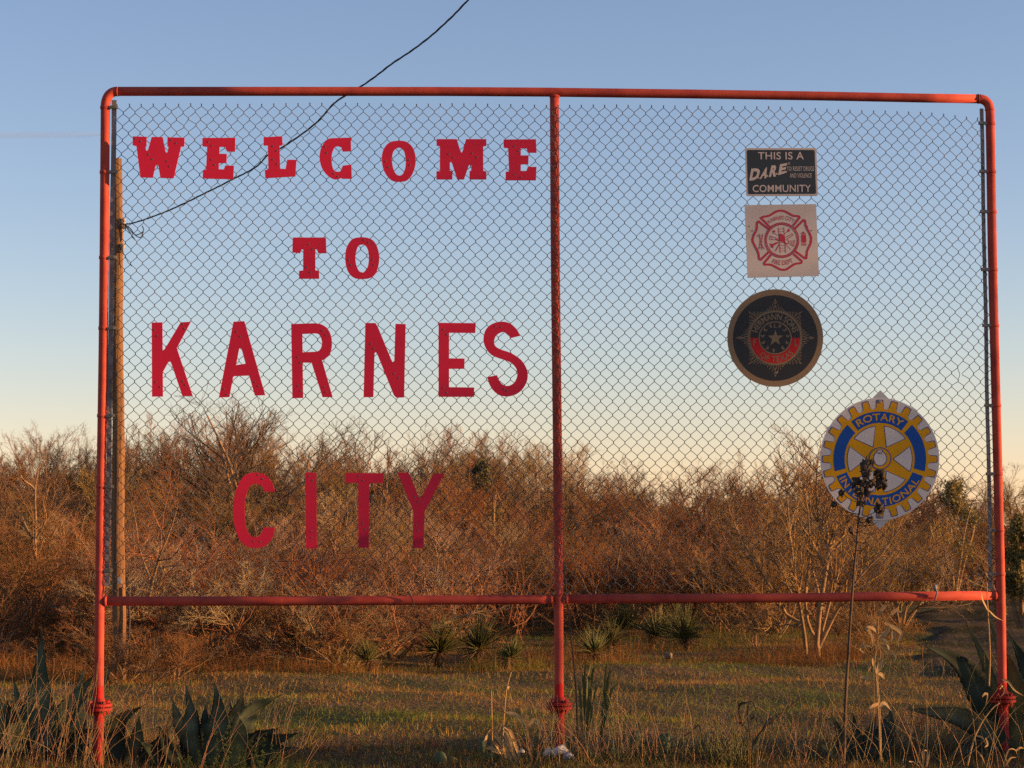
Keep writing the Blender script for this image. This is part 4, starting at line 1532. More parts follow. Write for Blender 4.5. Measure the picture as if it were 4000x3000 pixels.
L_((925, 800), (950, 785), (1000, 800), w_=10)
L_((1130, 815), (1180, 815), (1210, 850), (1205, 880), w_=10)
L_((930, 1045), (1010, 900), w_=16)
L_((1130, 890), (1245, 1020), w_=9)
L_((1120, 700), (1195, 600), w_=9)
tool.append([[(1180, 600), (1205, 585), (1225, 630), (1190, 665)]])
L_((1130, 770), (1270, 690), w_=10)
L_((1160, 800), (1290, 715), w_=10)
L_((1260, 680), (1295, 720), w_=10)
tool.append([circ((898, 645), 27, n=14)])
L_((870, 680), (930, 690), (970, 725), w_=10)
L_((815, 730), (900, 760), (950, 775), w_=9)
L_((815, 810), (905, 815), w_=9)
L_((815, 730), (815, 815), w_=12)
L_((850, 750), (850, 805), w_=8)
L_((880, 757), (880, 808), w_=8)
tool.append([[(815, 880), (870, 900), (925, 870), (990, 850), (1000, 868), (940, 905), (895, 930), (880, 985), (840, 965)]])
L_((1210, 840), (1320, 825), w_=9)
L_((1215, 890), (1300, 950), w_=9)
L_((1320, 825), (1300, 950), w_=12)
L_((1255, 835), (1245, 910), w_=8)
L_((1285, 832), (1270, 930), w_=8)
L_((610, 690), (625, 850), (595, 1010), w_=14)         # truck ladder, left arm
L_((675, 690), (650, 850), (655, 1015), w_=14)
for y in (735, 790, 850, 910, 970):
    L_((605, y), (668, y), w_=11)
L_((560, 760), (580, 705), (610, 760), w_=9)
L_((650, 900), (705, 1005), w_=13)
tool.append([[(1448, 690), (1495, 640), (1545, 690)]])  # lantern, right arm
tool.append([[(1455, 712), (1548, 712), (1553, 870), (1462, 870)]])
tool.append([[(1452, 698), (1552, 698), (1552, 706), (1452, 706)]])
tool.append([[(1458, 880), (1556, 880), (1556, 890), (1458, 890)]])
tool.append([[(1460, 902), (1560, 902), (1560, 926), (1460, 926)]])
sheet('tool_emblem', tool, Z, o5, M['fire_red'], t)
MB().add(*text_arc('KARNES CITY', cc, 418, 496, -37, 34, Z, o5, True, .004)).build('lettering', M['fire_red'], t)
MB().add(*text_arc('FIRE DEPT', cc, 505, 412, -24, 28, Z, o5, False, .004)).build('lettering', M['fire_red'], t)
bolts(t, [(402, 538), (465, 632), (1580, 545), (1662, 626)], Z, SO + .004, .0035)

# 3 black disc
Z = zmap(2800, 1100, 3.859)
cc = (882, 850)
c = sp(*Z(882, 1585), SO)
t = thing('lodge_sign', c, 'round black disc with gold rim and starburst reading HERMANN SONS', 'sign')
sheet('disc', [[circ(cc, 722, 735, 96)]], Z, SO, M['gold'], t, .006)
sheet('black_face', [[circ(cc, 637, 646, 96)]], Z, SO + .0066, M['disc_black'], t)
ec = (880, 848)
o5 = SO + .0072
rays, rays_in = [], []


def leafpoly(a, r0_, r1_, wd):
    u = np.array([math.sin(a), -math.cos(a)])
    v = np.array([math.cos(a), math.sin(a)])
    e = np.array(ec, float)
    return [e + u * r0_ - v * wd * .8, e + u * (r0_ + (r1_ - r0_) * .45) - v * wd, e + u * r1_, e + u * (r0_ + (r1_ - r0_) * .45) + v * wd, e + u * r0_ + v * wd * .8]


for k in range(72):
    a = 2 * math.pi * k / 72
    ph = k % 9
    main = ph == 0
    dd = min(ph, 9 - ph)
    r1_ = {0: 575, 1: 520, 2: 490, 3: 462, 4: 440}[dd]
    wd = 26 if main else 18
    if k % 18 == 0:
        r1_ = 505
    rays.append([leafpoly(a, 385, r1_, wd)])
    rays_in.append([leafpoly(a, 412, r1_ - (34 if main else 22), wd * .55)])
    if main and k % 18 == 0:
        u = np.array([math.sin(a), -math.cos(a)])
        v = np.array([math.cos(a), math.sin(a)])
        e = np.array(ec, float)
        rays.append([[e + u * 595, e + u * 530 - v * 24, e + u * 505, e + u * 530 + v * 24]])
        rays_in.append([[e + u * 570, e + u * 535 - v * 10, e + u * 522, e + u * 535 + v * 10]])
sheet('starburst', rays, Z, o5, M['gold'], t)
sheet('starburst_centres', rays_in, Z, o5 + .0005, M['disc_black'], t)
sheet('gold_ring', [[circ(ec, 392, 400)]], Z, o5 + .0010, M['gold'], t)
half_t = [(ec[0] + 376 * math.sin(a), ec[1] - 384 * math.cos(a)) for a in np.linspace(-math.pi / 2, math.pi / 2, 40)]
half_b = [(ec[0] + 376 * math.sin(a), ec[1] - 384 * math.cos(a)) for a in np.linspace(math.pi / 2, 1.5 * math.pi, 40)]
sheet('black_band', [[half_t]], Z, o5 + .0015, M['disc_black'], t)
sheet('red_band', [[half_b]], Z, o5 + .0015, M['flag_red'], t)
sheet('inner_ring', [[circ(ec, 250, 250)]], Z, o5 + .0020, M['gold'], t)
sheet('inner_disc', [[circ(ec, 232, 232)]], Z, o5 + .0025, M['disc_black'], t)
st = []
for k in range(10):
    r = 125 if k % 2 == 0 else 50
    a = math.pi * k / 5
    st.append((883 + r * math.sin(a), 852 - r * math.cos(a)))
em = [[st]]
for k in range(11):
    a = math.radians(28 + k * 30.4)
    for s in (-1, 1):
        e = np.array([ec[0] + 190 * math.sin(a), ec[1] - 190 * math.cos(a)])
        tdir = np.array([math.cos(a), math.sin(a)]) * (-1 if a < math.pi else 1)
        ndir = np.array([math.sin(a), -math.cos(a)]) * s
        tip_ = e + tdir * 48 + ndir * 26
        em.append([[e, e + tdir * 18 + ndir * 26, tip_, e + tdir * 32 + ndir * 4]])
sheet('star_and_wreath', em, Z, o5 + .0030, M['gold'], t)
MB().add(*text_arc('HERMANN SONS', ec, 274, 368, -74, 74, Z, o5 + .0020, True, .02)).build('lettering', M['gold'], t)
MB().add(*text_arc('OF TEXAS', ec, 366, 276, -42, 50, Z, o5 + .0020, False, .01)).build('lettering', M['gold'], t)
MB().add(*text_quad('F', (548, 868), (590, 868), (590, 970), (548, 970), Z, o5 + .0020, .01)).build('lettering', M['gold'], t)
MB().add(*text_quad('L', (1172, 868), (1220, 868), (1220, 970), (1172, 970), Z, o5 + .0020, .01)).build('lettering', M['gold'], t)
MB().add(*text_quad('L', (862, 630), (904, 630), (904, 696), (862, 696), Z, o5 + .0030, .02)).build('lettering', M['gold'], t)
bolts(t, [(880, 318), (372, 848), (1405, 848), (905, 1368)], Z, SO + .006, .0055, M['bar'])

# 4 wheel emblem
Z = zmap(3150, 1480, 2.6754)
cc = (767, 838)
KX = .972
c = sp(*Z(767, 1570), SO)
t = thing('wheel_sign', c, 'round white sign with yellow gear wheel on blue reading ROTARY INTERNATIONAL', 'sign')
sheet('mounting_strip', [[[(773, 118), (868, 215), (862, 1475), (765, 1572), (675, 1475), (680, 212)]]], Z, .050, M['metal_grey'], t, .003)
sheet('disc', [[circ(cc, 622, 640, 96)]], Z, .0545, M['white_sign'], t, .004)
o5 = .0592


def gear(rt_, rr_, wt, wr):
    out = []
    for k in range(24):
        a = 2 * math.pi * k / 24
        for da, r in ((-wr, rr_), (-wt * 1.25, rr_ + (rt_ - rr_) * .25), (-wt, rt_ - 12), (-wt * .8, rt_), (wt * .8, rt_), (wt, rt_ - 12), (wt * 1.25, rr_ + (rt_ - rr_) * .25), (wr, rr_)):
            out.append((cc[0] + KX * r * math.sin(a + da), cc[1] - r * math.cos(a + da)))
    return out


sheet('gear_outline', [[gear(622, 512, .063, .105)]], Z, o5, M['wheel_line'], t)
sheet('gear', [[gear(612, 520, .052, .118)]], Z, o5 + .0006, M['wheel_gold'], t)


def sector(a0, a1, r0_, r1_, n=26):
    A0 = [math.radians(v) for v in np.linspace(a0, a1, n)]
    return [(cc[0] + KX * r1_ * math.sin(a), cc[1] - r1_ * math.cos(a)) for a in A0] + [(cc[0] + KX * r0_ * math.sin(a), cc[1] - r0_ * math.cos(a)) for a in A0[::-1]]


secs = [(-38, 38), (44, 105), (111, 249), (255, 316)]
sheet('blue_band', [[sector(a0, a1, 378, 498)] for a0, a1 in secs], Z, o5 + .0012, M['wheel_blue'], t)
wo, wi = [], []


def window(a, grow_):
    """spoke opening: point near the hub, arc at the rim"""
    u = np.array([math.sin(a), -math.cos(a)])
    half_ = math.radians(21.5) + grow_ / 340
    pts = []
    ap = 150 - grow_ * 1.6
    pts.append((cc[0] + KX * ap * u[0], cc[1] + ap * u[1]))
    for da in np.linspace(-half_, half_, 14):
        r = 344 + grow_
        pts.append((cc[0] + KX * r * math.sin(a + da), cc[1] - r * math.cos(a + da)))
    return pts


for k in range(6):
    a = math.radians(30 + 60 * k)
    wo.append([window(a, 8)])
    wi.append([window(a, 0)])
sheet('spoke_opening_outline', wo, Z, o5 + .0012, M['wheel_line'], t)
sheet('spoke_opening', wi, Z, o5 + .0018, M['white_sign'], t)
hub = (770, 832)
sheet('hub_outline', [[circ(hub, 118, 118, 48)]], Z, o5 + .0024, M['wheel_line'], t)
sheet('hub', [[circ(hub, 107, 107, 48)]], Z, o5 + .0030, M['wheel_gold'], t)
sheet('hub_hole_outline', [[circ(hub, 73, 80, 40)], [[(735, 740), (800, 740), (800, 790), (735, 790)]]], Z, o5 + .0036, M['wheel_line'], t)
sheet('hub_hole', [[circ(hub, 64, 71, 40)], [[(744, 748), (790, 748), (790, 790), (744, 790)]]], Z, o5 + .0042, M['white_sign'], t)
MB().add(*text_arc('ROTARY', cc, 402, 478, -34, 34, Z, o5 + .0018, True, .014, 1.03, KX)).build('lettering', M['wheel_gold'], t)
MB().add(*text_arc('INTERNATIONAL', cc, 484, 408, -65, 62, Z, o5 + .0018, False, .012, 1.05, KX)).build('lettering', M['wheel_gold'], t)
bolts(t, [(762, 238), (762, 1436)], Z, o5 + .001, .010, M['bar'])
# ------------------------------------------------------------------ wooden pole with cable
PY = 19.0
pt, pb = at(457, 620, PY), at(465, 2660, PY)
dirv = (pt - pb) / np.linalg.norm(pt - pb)
pole = thing('utility_pole', (pb[0], pb[1], 0), 'weathered short wooden utility pole standing behind the left signpost', 'utility pole')
mb = MB()
prof = []
nst = 40
for i_ in range(nst + 1):
    f = i_ / nst
    prof.append((pb + (pt - pb) * f + np.array([.004 * math.sin(f * 17), .004 * math.cos(f * 13), 0]), .064 - .016 * f + .0018 * math.sin(f * 61)))
mb.tube([pb - dirv * .4] + [p for p, r in prof], [.066] + [r for p, r in prof], 18)
mb.build('shaft', M['pole'], pole, True)
mb = MB()
mb.tube([at(505, y, PY - .06) + np.array([.004 * math.sin(y * .05), 0, 0]) for y in np.linspace(2290, 2660, 14)], .010, 8)
mb.build('conduit', M['pod'], pole, True)
# insulator bracket near the cable
mb = MB()
b0 = at(468, 873, PY)
b1 = at(482, 873, PY - .03)
mb.tube([b0, b1], .012, 8)
for dy in (-14, 0, 14):
    c = at(484, 873 + dy, PY - .04)
    mb.tube([c + np.array([-.014, 0, 0]), c + np.array([-.006, 0, 0]), c + np.array([.004, 0, 0]), c + np.array([.016, 0, 0])], [.012, .020, .020, .010], 10)
mb.build('insulator', M['porcelain'], pole, True)
mb = MB()
c = at(480, 965, PY - .05)
mb.tube([c + np.array([0, 0, .03]), c + np.array([0, 0, .01]), c + np.array([0, 0, -.02]), c + np.array([0, 0, -.05])], [.020, .022, .015, .010], 10)
mb.tube([at(462, 962, PY - .03), c], .006, 6)
mb.build('lower_insulator', M['porcelain'], pole, True)
mb = MB()
c = at(466, 2268, PY - .07)
mb.box(c, np.array([.016, 0, 0]), np.array([0, .006, 0]), np.array([0, 0, .026]))
mb.build('metal_plate', M['metal_grey'], pole)

cps = [(488, 876), (525, 870), (600, 845), (680, 813), (780, 765), (900, 705), (1000, 652), (1045, 607), (1120, 565), (1235, 480), (1310, 400), (1430, 325), (1530, 250), (1640, 175), (1740, 90), (1829, 0), (1950, -120), (2200, -380)]
cd = np.linspace(PY - .04, 14.0, len(cps))
cw = catmull([at(x, y, Y_) for (x, y), Y_ in zip(cps, cd)], 260)
far_end = np.array([4.5, 4.0, 7.4])
ext = [cw[-1] + (far_end - cw[-1]) * f + np.array([0, 0, -.5 * math.sin(math.pi * f)]) for f in np.linspace(0, 1, 40)[1:]]
cw = np.vstack([cw, ext])
mb = MB()
for ph, rr in ((0, .0045), (2.1, .0042), (4.2, .003)):
    tw = []
    for i_, p in enumerate(cw):
        a = i_ * .42 + ph
        tw.append(p + np.array([.004 * math.cos(a), 0, .004 * math.sin(a)]))
    mb.tube(tw, rr, 5)
cable = thing('service_cable', cw[0], 'black twisted service cable rising from the wooden pole to the upper right', 'cable')
mb.build('twisted_strands', M['black'], cable, True)
mb = MB()
for pts in ([(490, 878), (510, 893), (530, 918), (560, 903), (556, 882)], [(488, 880), (505, 905), (527, 936)], [(492, 880), (520, 912), (548, 928), (560, 906)]):
    mb.tube(catmull([at(x, y, PY - .05) for x, y in pts], 14), .005, 6)
mb.tube(catmull([at(x, y, PY - .05) for x, y in ((480, 985), (492, 1005), (500, 1025), (516, 1040))], 10), .003, 5)
mb.build('loose_tails', M['black'], cable, True)

# ------------------------------------------------------------------ foreground plants


def blade_leaf(pts3, wmax, view_roll=0.0, cup=0.28, thick=.012, teeth=.06, nseg=34, base_w=.6):
    """thick agave leaf: channelled blade with a toothed margin, tapering to a spine"""
    C_ = catmull(pts3, nseg + 1)
    V, Fs = [], []
    for i_ in range(nseg + 1):
        f = i_ / nseg
        d_ = C_[min(i_ + 1, nseg)] - C_[max(i_ - 1, 0)]
        d_ = d_ / np.linalg.norm(d_)
        view = CAM - C_[i_]
        view = view / np.linalg.norm(view)
        side = np.cross(d_, view)
        side = side / (np.linalg.norm(side) + 1e-9)
        nor = np.cross(side, d_)
        cr, sr = math.cos(view_roll), math.sin(view_roll)
        side, nor = side * cr + nor * sr, nor * cr - side * sr
        if f < .42:
            wd = base_w + (1 - base_w) * math.sin(f / .42 * math.pi / 2)
        else:
            wd = max(0.0, 1 - (f - .42) / .58) ** 1.15 * (1 + .12 * math.sin((f - .42) / .58 * math.pi))
        wd = wmax * .5 * max(wd, .012)
        tj = 1 + teeth * (1 if i_ % 2 else -1) * (1 if f < .9 else 0)
        th = thick * (1 - f * .8)
        front = [(-1.0 * tj, cup), (-.5, cup * .25), (0, 0), (.5, cup * .25), (1.0 * tj, cup)]
        for a, h in front:
            V.append(C_[i_] + side * wd * a + nor * (wd * h + th * .5 * (1 - abs(a) * .8)))
        for a, h in front[::-1]:
            V.append(C_[i_] + side * wd * a + nor * (wd * h - th * (1 - abs(a) * .8)))
    n = 10
    for i_ in range(nseg):
        for k in range(n):
            a, b_ = i_ * n + k, i_ * n + (k + 1) % n
            Fs.append([a, b_, b_ + n, a + n])
    Fs.append(list(range(n))[::-1])
    tip = C_[-1]
    return V, Fs, tip, C_[-1] - C_[-2]


def agave(label, base_px, Yd, leaves, cat='agave'):
    b = at(base_px[0], base_px[1], Yd)
    t = thing('agave', (b[0], b[1], 0), label, cat, 'agave plants at the foot of the sign')
    for lf in leaves:
        pts, wpx, roll, m = lf[:4]
        wpx, roll = wpx * 1.6, roll * .6
        dz = lf[4] if len(lf) > 4 else (0, 0)
        ys = np.linspace(dz[0], dz[1], len(pts))
        w3 = [at(x, y, Yd + q) for (x, y), q in zip(pts, ys)]
        V, Fs, tip, dv = blade_leaf(w3, wpx * Yd / F, roll)
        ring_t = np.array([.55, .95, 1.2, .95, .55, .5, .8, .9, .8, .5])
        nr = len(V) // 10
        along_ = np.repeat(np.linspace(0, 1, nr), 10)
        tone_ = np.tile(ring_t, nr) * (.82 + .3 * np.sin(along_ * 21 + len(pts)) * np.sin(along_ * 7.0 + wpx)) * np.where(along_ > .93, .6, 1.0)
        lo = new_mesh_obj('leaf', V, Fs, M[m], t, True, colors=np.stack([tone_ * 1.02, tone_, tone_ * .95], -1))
        mb = MB()
        dv = dv / (np.linalg.norm(dv) + 1e-9)
        mb.tube([tip - dv * .01, tip + dv * .03], [.0035, .0006], 6)
        mb.build('spine', M['spine'], lo)
    return t


agave('big grey-green agave left of the left post, one broad leaf pointing straight up', (150, 2960), 12.35, [
    ([(165, 2990), (160, 2850), (158, 2700), (163, 2457)], 102, .35, 'agave', (.0, -.02)),
    ([(165, 2990), (205, 2880), (270, 2760), (370, 2632)], 84, -.35, 'agave', (0, .1)),
    ([(190, 2990), (290, 2850), (360, 2740), (445, 2590)], 66, .3, 'agave', (.1, .3)),
    ([(130, 2990), (95, 2850), (70, 2760), (51, 2634)], 52, .2, 'agave', (.1, .25)),
    ([(200, 2980), (275, 2800), (305, 2700), (328, 2603)], 42, .1, 'agave', (.2, .4)),
    ([(110, 2990), (50, 2860), (5, 2790), (-60, 2680)], 92, .3, 'agave_pale', (0, .05)),
    ([(100, 3000), (60, 2880), (40, 2800), (28, 2740)], 62, -.2, 'agave_dark', (-.15, -.3)),
    ([(170, 3010), (250, 2930), (330, 2870), (400, 2850)], 60, -.4, 'agave_dark', (-.05, -.25)),
    ([(190, 3010), (250, 2880), (300, 2790), (335, 2720)], 64, .2, 'agave_dark', (.15, .3)),
    ([(130, 3010), (110, 2900), (95, 2810), (100, 2720)], 60, .2, 'agave_dark', (.2, .35)),
    ([(210, 3020), (290, 2960), (350, 2930), (430, 2910)], 60, -.2, 'agave_dark', (-.1, -.3)),
    ([(60, 3020), (20, 2960), (-30, 2900), (-90, 2860)], 66, .2, 'agave_dark', (0, -.1)),
])
agave('small dark agave just right of the left post with one drooping broad leaf', (500, 2960), 12.2, [
    ([(480, 2985), (440, 2900), (470, 2815), (560, 2756)], 60, -.3, 'agave_dark', (0, -.05)),
    ([(500, 2985), (530, 2900), (540, 2850), (545, 2790)], 38, .3, 'agave', (-.1, -.2)),
    ([(510, 2990), (610, 2930), (640, 2880), (655, 2830)], 42, .4, 'agave_dark', (.05, .1)),
    ([(470, 2990), (420, 2950), (395, 2910), (380, 2860)], 44, .2, 'agave_dark', (.05, .1)),
])
agave('agave with a fan of spear leaves midway between the left and middle posts', (850, 2970), 12.1, [
    ([(790, 2990), (745, 2880), (745, 2780), (723, 2657)], 46, .4, 'agave', (.05, .15)),
    ([(830, 2990), (848, 2880), (856, 2780), (837, 2655)], 66, .25, 'agave', (0, -.03)),
    ([(860, 2985), (900, 2860), (930, 2780), (952, 2697)], 62, -.4, 'agave_dark', (.05, .15)),
    ([(880, 2990), (935, 2860), (990, 2770), (1104, 2712)], 58, -.45, 'agave', (0, .05)),
    ([(780, 2990), (712, 2850), (690, 2790), (670, 2722)], 34, .4, 'agave_pale', (.1, .2)),
    ([(800, 2990), (805, 2880), (800, 2810), (807, 2736)], 34, -.3, 'agave_dark', (.2, .3)),
    ([(900, 3000), (1000, 2890), (1040, 2865), (1094, 2842)], 40, -.5, 'agave_dark', (.05, .0)),
    ([(910, 3010), (1030, 2910), (1090, 2885), (1170, 2862)], 44, -.5, 'agave_dark', (.0, -.05)),
    ([(905, 3010), (930, 2920), (945, 2850), (935, 2800)], 44, .3, 'agave_pale', (-.15, -.2)),
    ([(720, 3010), (660, 2930), (640, 2880), (620, 2830)], 40, .3, 'agave_dark', (0, -.1)),
    ([(760, 3010), (740, 2900), (760, 2830), (770, 2760)], 48, .2, 'agave_dark', (.2, .3)),
    ([(860, 3010), (880, 2900), (905, 2820), (900, 2740)], 50, .2, 'agave_dark', (.2, .35)),
    ([(700, 3020), (640, 2970), (590, 2930), (540, 2890)], 50, .2, 'agave_dark', (.05, -.1)),
    ([(930, 3020), (1020, 2960), (1080, 2930), (1150, 2920)], 50, -.2, 'agave_dark', (-.1, -.2)),
])
agave('large dark agave round the foot of the right post with a long leaf arching left', (3930, 3010), 12.5, [
    ([(3930, 3010), (3880, 2840), (3800, 2660), (3720, 2575), (3594, 2514)], 74, -.5, 'agave_dark', (0, -.1)),
    ([(3930, 3010), (3900, 2800), (3850, 2590), (3762, 2410)], 38, .5, 'agave_pale', (.05, .2)),
    ([(3935, 3000), (3935, 2760), (3910, 2560), (3850, 2375)], 34, .5, 'agave_pale', (.2, .4)),
    ([(3930, 3010), (3890, 2890), (3760, 2810), (3640, 2785), (3530, 2768)], 56, -.5, 'agave_dark', (-.15, -.45)),
    ([(3960, 3010), (3985, 2800), (3960, 2640), (3918, 2520)], 62, .3, 'agave_pale', (-.05, -.1)),
    ([(3970, 3010), (4030, 2800), (4010, 2620), (3930, 2455)], 70, -.4, 'agave_dark', (.1, .15)),
    ([(3990, 3020), (4060, 2860), (4080, 2700), (4060, 2560)], 70, .2, 'agave_pale', (0, 0)),
    ([(3930, 3020), (3860, 2960), (3780, 2930), (3690, 2950)], 60, -.3, 'agave_dark', (-.2, -.4)),
])
agave('low black-green agave under the dried flower stalk', (3320, 3000), 12.0, [
    ([(3320, 3010), (3305, 2930), (3285, 2870), (3243, 2778)], 42, -.3, 'agave_dark', (0, 0)),
    ([(3340, 3010), (3355, 2930), (3345, 2870), (3333, 2782)], 44, .2, 'agave_dark', (.05, .1)),
    ([(3310, 3010), (3280, 2965), (3240, 2930), (3188, 2902)], 44, -.3, 'agave_dark', (0, -.1)),
    ([(3350, 3010), (3390, 2930), (3400, 2870), (3420, 2800)], 52, -.3, 'agave_dark', (.1, .2)),
    ([(3370, 3010), (3440, 2900), (3470, 2830), (3480, 2770)], 56, -.2, 'agave_dark', (.15, .3)),
])

# dried flower stalk in front of the wheel sign
SY = 11.75
b = at(3296, 2950, SY)
stalk = thing('dried_flower_stalk', (b[0], b[1], 0), 'tall dried flower stalk with dark seed pods rising in front of the wheel sign', 'plant')
sp_px = [(3294, 3010), (3296, 2946), (3300, 2798), (3307, 2653), (3314.6, 2545), (3317, 2494), (3326, 2362), (3337, 2211), (3346, 2130), (3354, 2022), (3366, 1950), (3374, 1880), (3378, 1816), (3387, 1779)]
w3 = catmull([at(x, y, SY) for x, y in sp_px], 60)
mb = MB()
rad = np.linspace(.0105, .0035, 60)
for k in range(6, 60, 7):
    rad[k] *= 1.18
mb.tube(w3, rad, 8)
mb.build('stem', M['stalk'], stalk, True)
Z9 = zmap(3150, 1480, 2.6754)
cl = [(610, 920, 62), (620, 985, 55), (760, 985, 55), (785, 1100, 62), (515, 1080, 50), (600, 1110, 48), (680, 1090, 42), (570, 1290, 46), (545, 1180, 48), (765, 1350, 52), (660, 1470, 40), (290, 1310, 30), (365, 1190, 34), (470, 1570, 26), (640, 1180, 40), (470, 1600, 22), (690, 870, 28)]
brn = []
rng = np.random.default_rng(77)
mb = MB()
for x, y, r in cl:
    q = Z9(x, y)
    # branchlet from the stem
    yy_ = q[1] + 40
    sx_ = np.interp(yy_, [p[1] for p in sp_px[::-1]], [p[0] for p in sp_px[::-1]])
    a0 = at(sx_, yy_, SY)
    a1 = at(q[0], q[1], SY + rng.uniform(-.05, .05))
    mid = (a0 + a1) / 2 + np.array([0, 0, -.012])
    mb.tube(catmull([a0, mid, a1], 7), [.003, .003, .0028, .0026, .0024, .002, .002], 5)
for x, y, x1, y1 in ((545, 1480, 400, 1380), (545, 1500, 700, 1440), (540, 1590, 770, 1600), (548, 1530, 760, 1490), (540, 1610, 380, 1470), (520, 1700, 690, 1680), (500, 1790, 640, 1740), (480, 1860, 400, 1800), (480, 1930, 560, 1900), (530, 1560, 420, 1530)):
    p0, p1 = Z9(x, y), Z9(x1, y1)
    sx_ = np.interp(p0[1], [p[1] for p in sp_px[::-1]], [p[0] for p in sp_px[::-1]])
    a0, a1 = at(sx_, p0[1], SY), at(p1[0], p1[1], SY + rng.uniform(-.06, .06))
    mb.tube(catmull([a0, (a0 + a1) / 2 + np.array([0, 0, -.015]), a1], 7), np.linspace(.003, .0012, 7), 5)
mb.build('branchlets', M['stalk'], stalk, True)
for x, y, r in cl:
    q = Z9(x, y)
    c = at(q[0], q[1], SY + rng.uniform(-.03, .03))
    rr = 1.3 * r / 2.6754 * SY / F
    mb = MB()
    for k in range(26):
        dd = rng.normal(0, 1, 3)
        dd /= np.linalg.norm(dd)
        e = c + dd * rr * rng.uniform(.2, .75)
        ax = rng.normal(0, 1, 3) + np.array([0, 0, .6])
        ax /= np.linalg.norm(ax)
        ln, wd = rr * rng.uniform(.42, .72), rr * rng.uniform(.20, .34)
        mb.tube([e - ax * ln, e - ax * ln * .5, e, e + ax * ln * .55, e + ax * ln], [wd * .3, wd * .9, wd, wd * .8, wd * .15], 5)
    mb.build('seed_pods', M['pod'], stalk)


def ribbon(pts3, wd, twist=1.0, n=16, seed=0, fold=.25):
    C_ = catmull(pts3, n)
    rng_ = np.random.default_rng(seed)
    a0 = rng_.uniform(-.6, .6)
    V, Fs = [], []
    for i_ in range(n):
        f = i_ / (n - 1)
        d_ = C_[min(i_ + 1, n - 1)] - C_[max(i_ - 1, 0)]
        d_ /= np.linalg.norm(d_)
        view = np.array([0, -1.0, .1])
        s = np.cross(d_, view)
        s /= np.linalg.norm(s) + 1e-9
        nn = np.cross(s, d_)
        a = a0 + twist * f * 1.6
        s2 = s * math.cos(a) + nn * math.sin(a)
        n2 = nn * math.cos(a) - s * math.sin(a)
        w_ = wd * .5 * (0.35 + .65 * math.sin(min(1, f * 3) * math.pi / 2)) * max(.06, (1 - f ** 3))
        V += [C_[i_] - s2 * w_ + n2 * w_ * fold, C_[i_] - n2 * w_ * fold * .3, C_[i_] + s2 * w_ + n2 * w_ * fold]
    for i_ in range(n - 1):
        a = 3 * i_
        Fs += [[a, a + 1, a + 4, a + 3], [a + 1, a + 2, a + 5, a + 4]]
    return V, Fs


def corn(label, base, Yd, zf, stems, leaves, wpx, m='corn'):
    b = at(base[0], base[1], Yd)
    t = thing('dry_corn_stalk', (b[0], b[1], 0), label, 'dry plant', 'dry cane-like plants at the foot of the sign')
    for k, st_ in enumerate(stems):
        mb = MB()
        w3 = catmull([at(*zf(x, y), Yd + .03 * k) for x, y in st_], 24)
        mb.tube(w3, np.linspace(.0048, .003, 24), 7)
        mb.build('stem', M[m], t, True)
    for k, lf in enumerate(leaves):
        rng_ = np.random.default_rng(k + 5)
        dz = np.linspace(0, rng_.uniform(-.12, .08), len(lf))
        V, Fs = ribbon([at(*zf(x, y), Yd + q) for (x, y), q in zip(lf, dz)], wpx * rng_.uniform(.8, 1.25) * Yd / F, rng_.uniform(-.8, .8), 16, k)
        new_mesh_obj('leaf', V, Fs, M[m], t, True)
    return t


Z33 = zmap(1650, 2550, 3.16)
corn('dead tan corn-like plant with hanging leaves left of the middle post foot', (1955, 2990), 11.8, Z33,
     [[(975, 1460), (985, 1200), (1003, 850), (1020, 640), (1040, 450), (1095, 240)], [(860, 1460), (862, 1050), (855, 700), (850, 450)]],
     [[(1000, 905), (1080, 960), (1130, 1080), (1180, 1220), (1230, 1330), (1370, 1400)], [(990, 1075), (1060, 1180), (1130, 1300), (1205, 1420)], [(885, 985), (950, 1080), (975, 1165)],
      [(1020, 1040), (1100, 1075), (1190, 1068), (1290, 1035)], [(860, 1085), (920, 1160), (990, 1250), (1050, 1380)], [(985, 1290), (920, 1360), (868, 1420)], [(1020, 735), (1140, 760), (1240, 860), (1300, 920)],
      [(1035, 1190), (1090, 1330), (1135, 1430)], [(1205, 1300), (1290, 1360), (1370, 1395), (1450, 1285)], [(865, 1215), (960, 1240), (1015, 1310)], [(790, 1175), (850, 1180), (930, 1200)],
      [(775, 1150), (790, 1020), (850, 930)], [(1050, 420), (1080, 440), (1112, 540)], [(1075, 1060), (1110, 1190), (1150, 1290), (1240, 1430)], [(1300, 905), (1370, 830), (1430, 870), (1490, 970)], [(930, 990), (960, 900), (1000, 860)],
      [(1000, 1100), (1020, 1240), (1050, 1340)], [(960, 1380), (1000, 1400), (1060, 1440)], [(870, 1100), (900, 1130), (960, 1160)], [(1010, 1020), (1060, 1110), (1120, 1240), (1180, 1380)], [(1000, 960), (1050, 1000), (1090, 1120), (1120, 1260)]], 14)
Z5b = zmap(3000, 2400, 2.766)
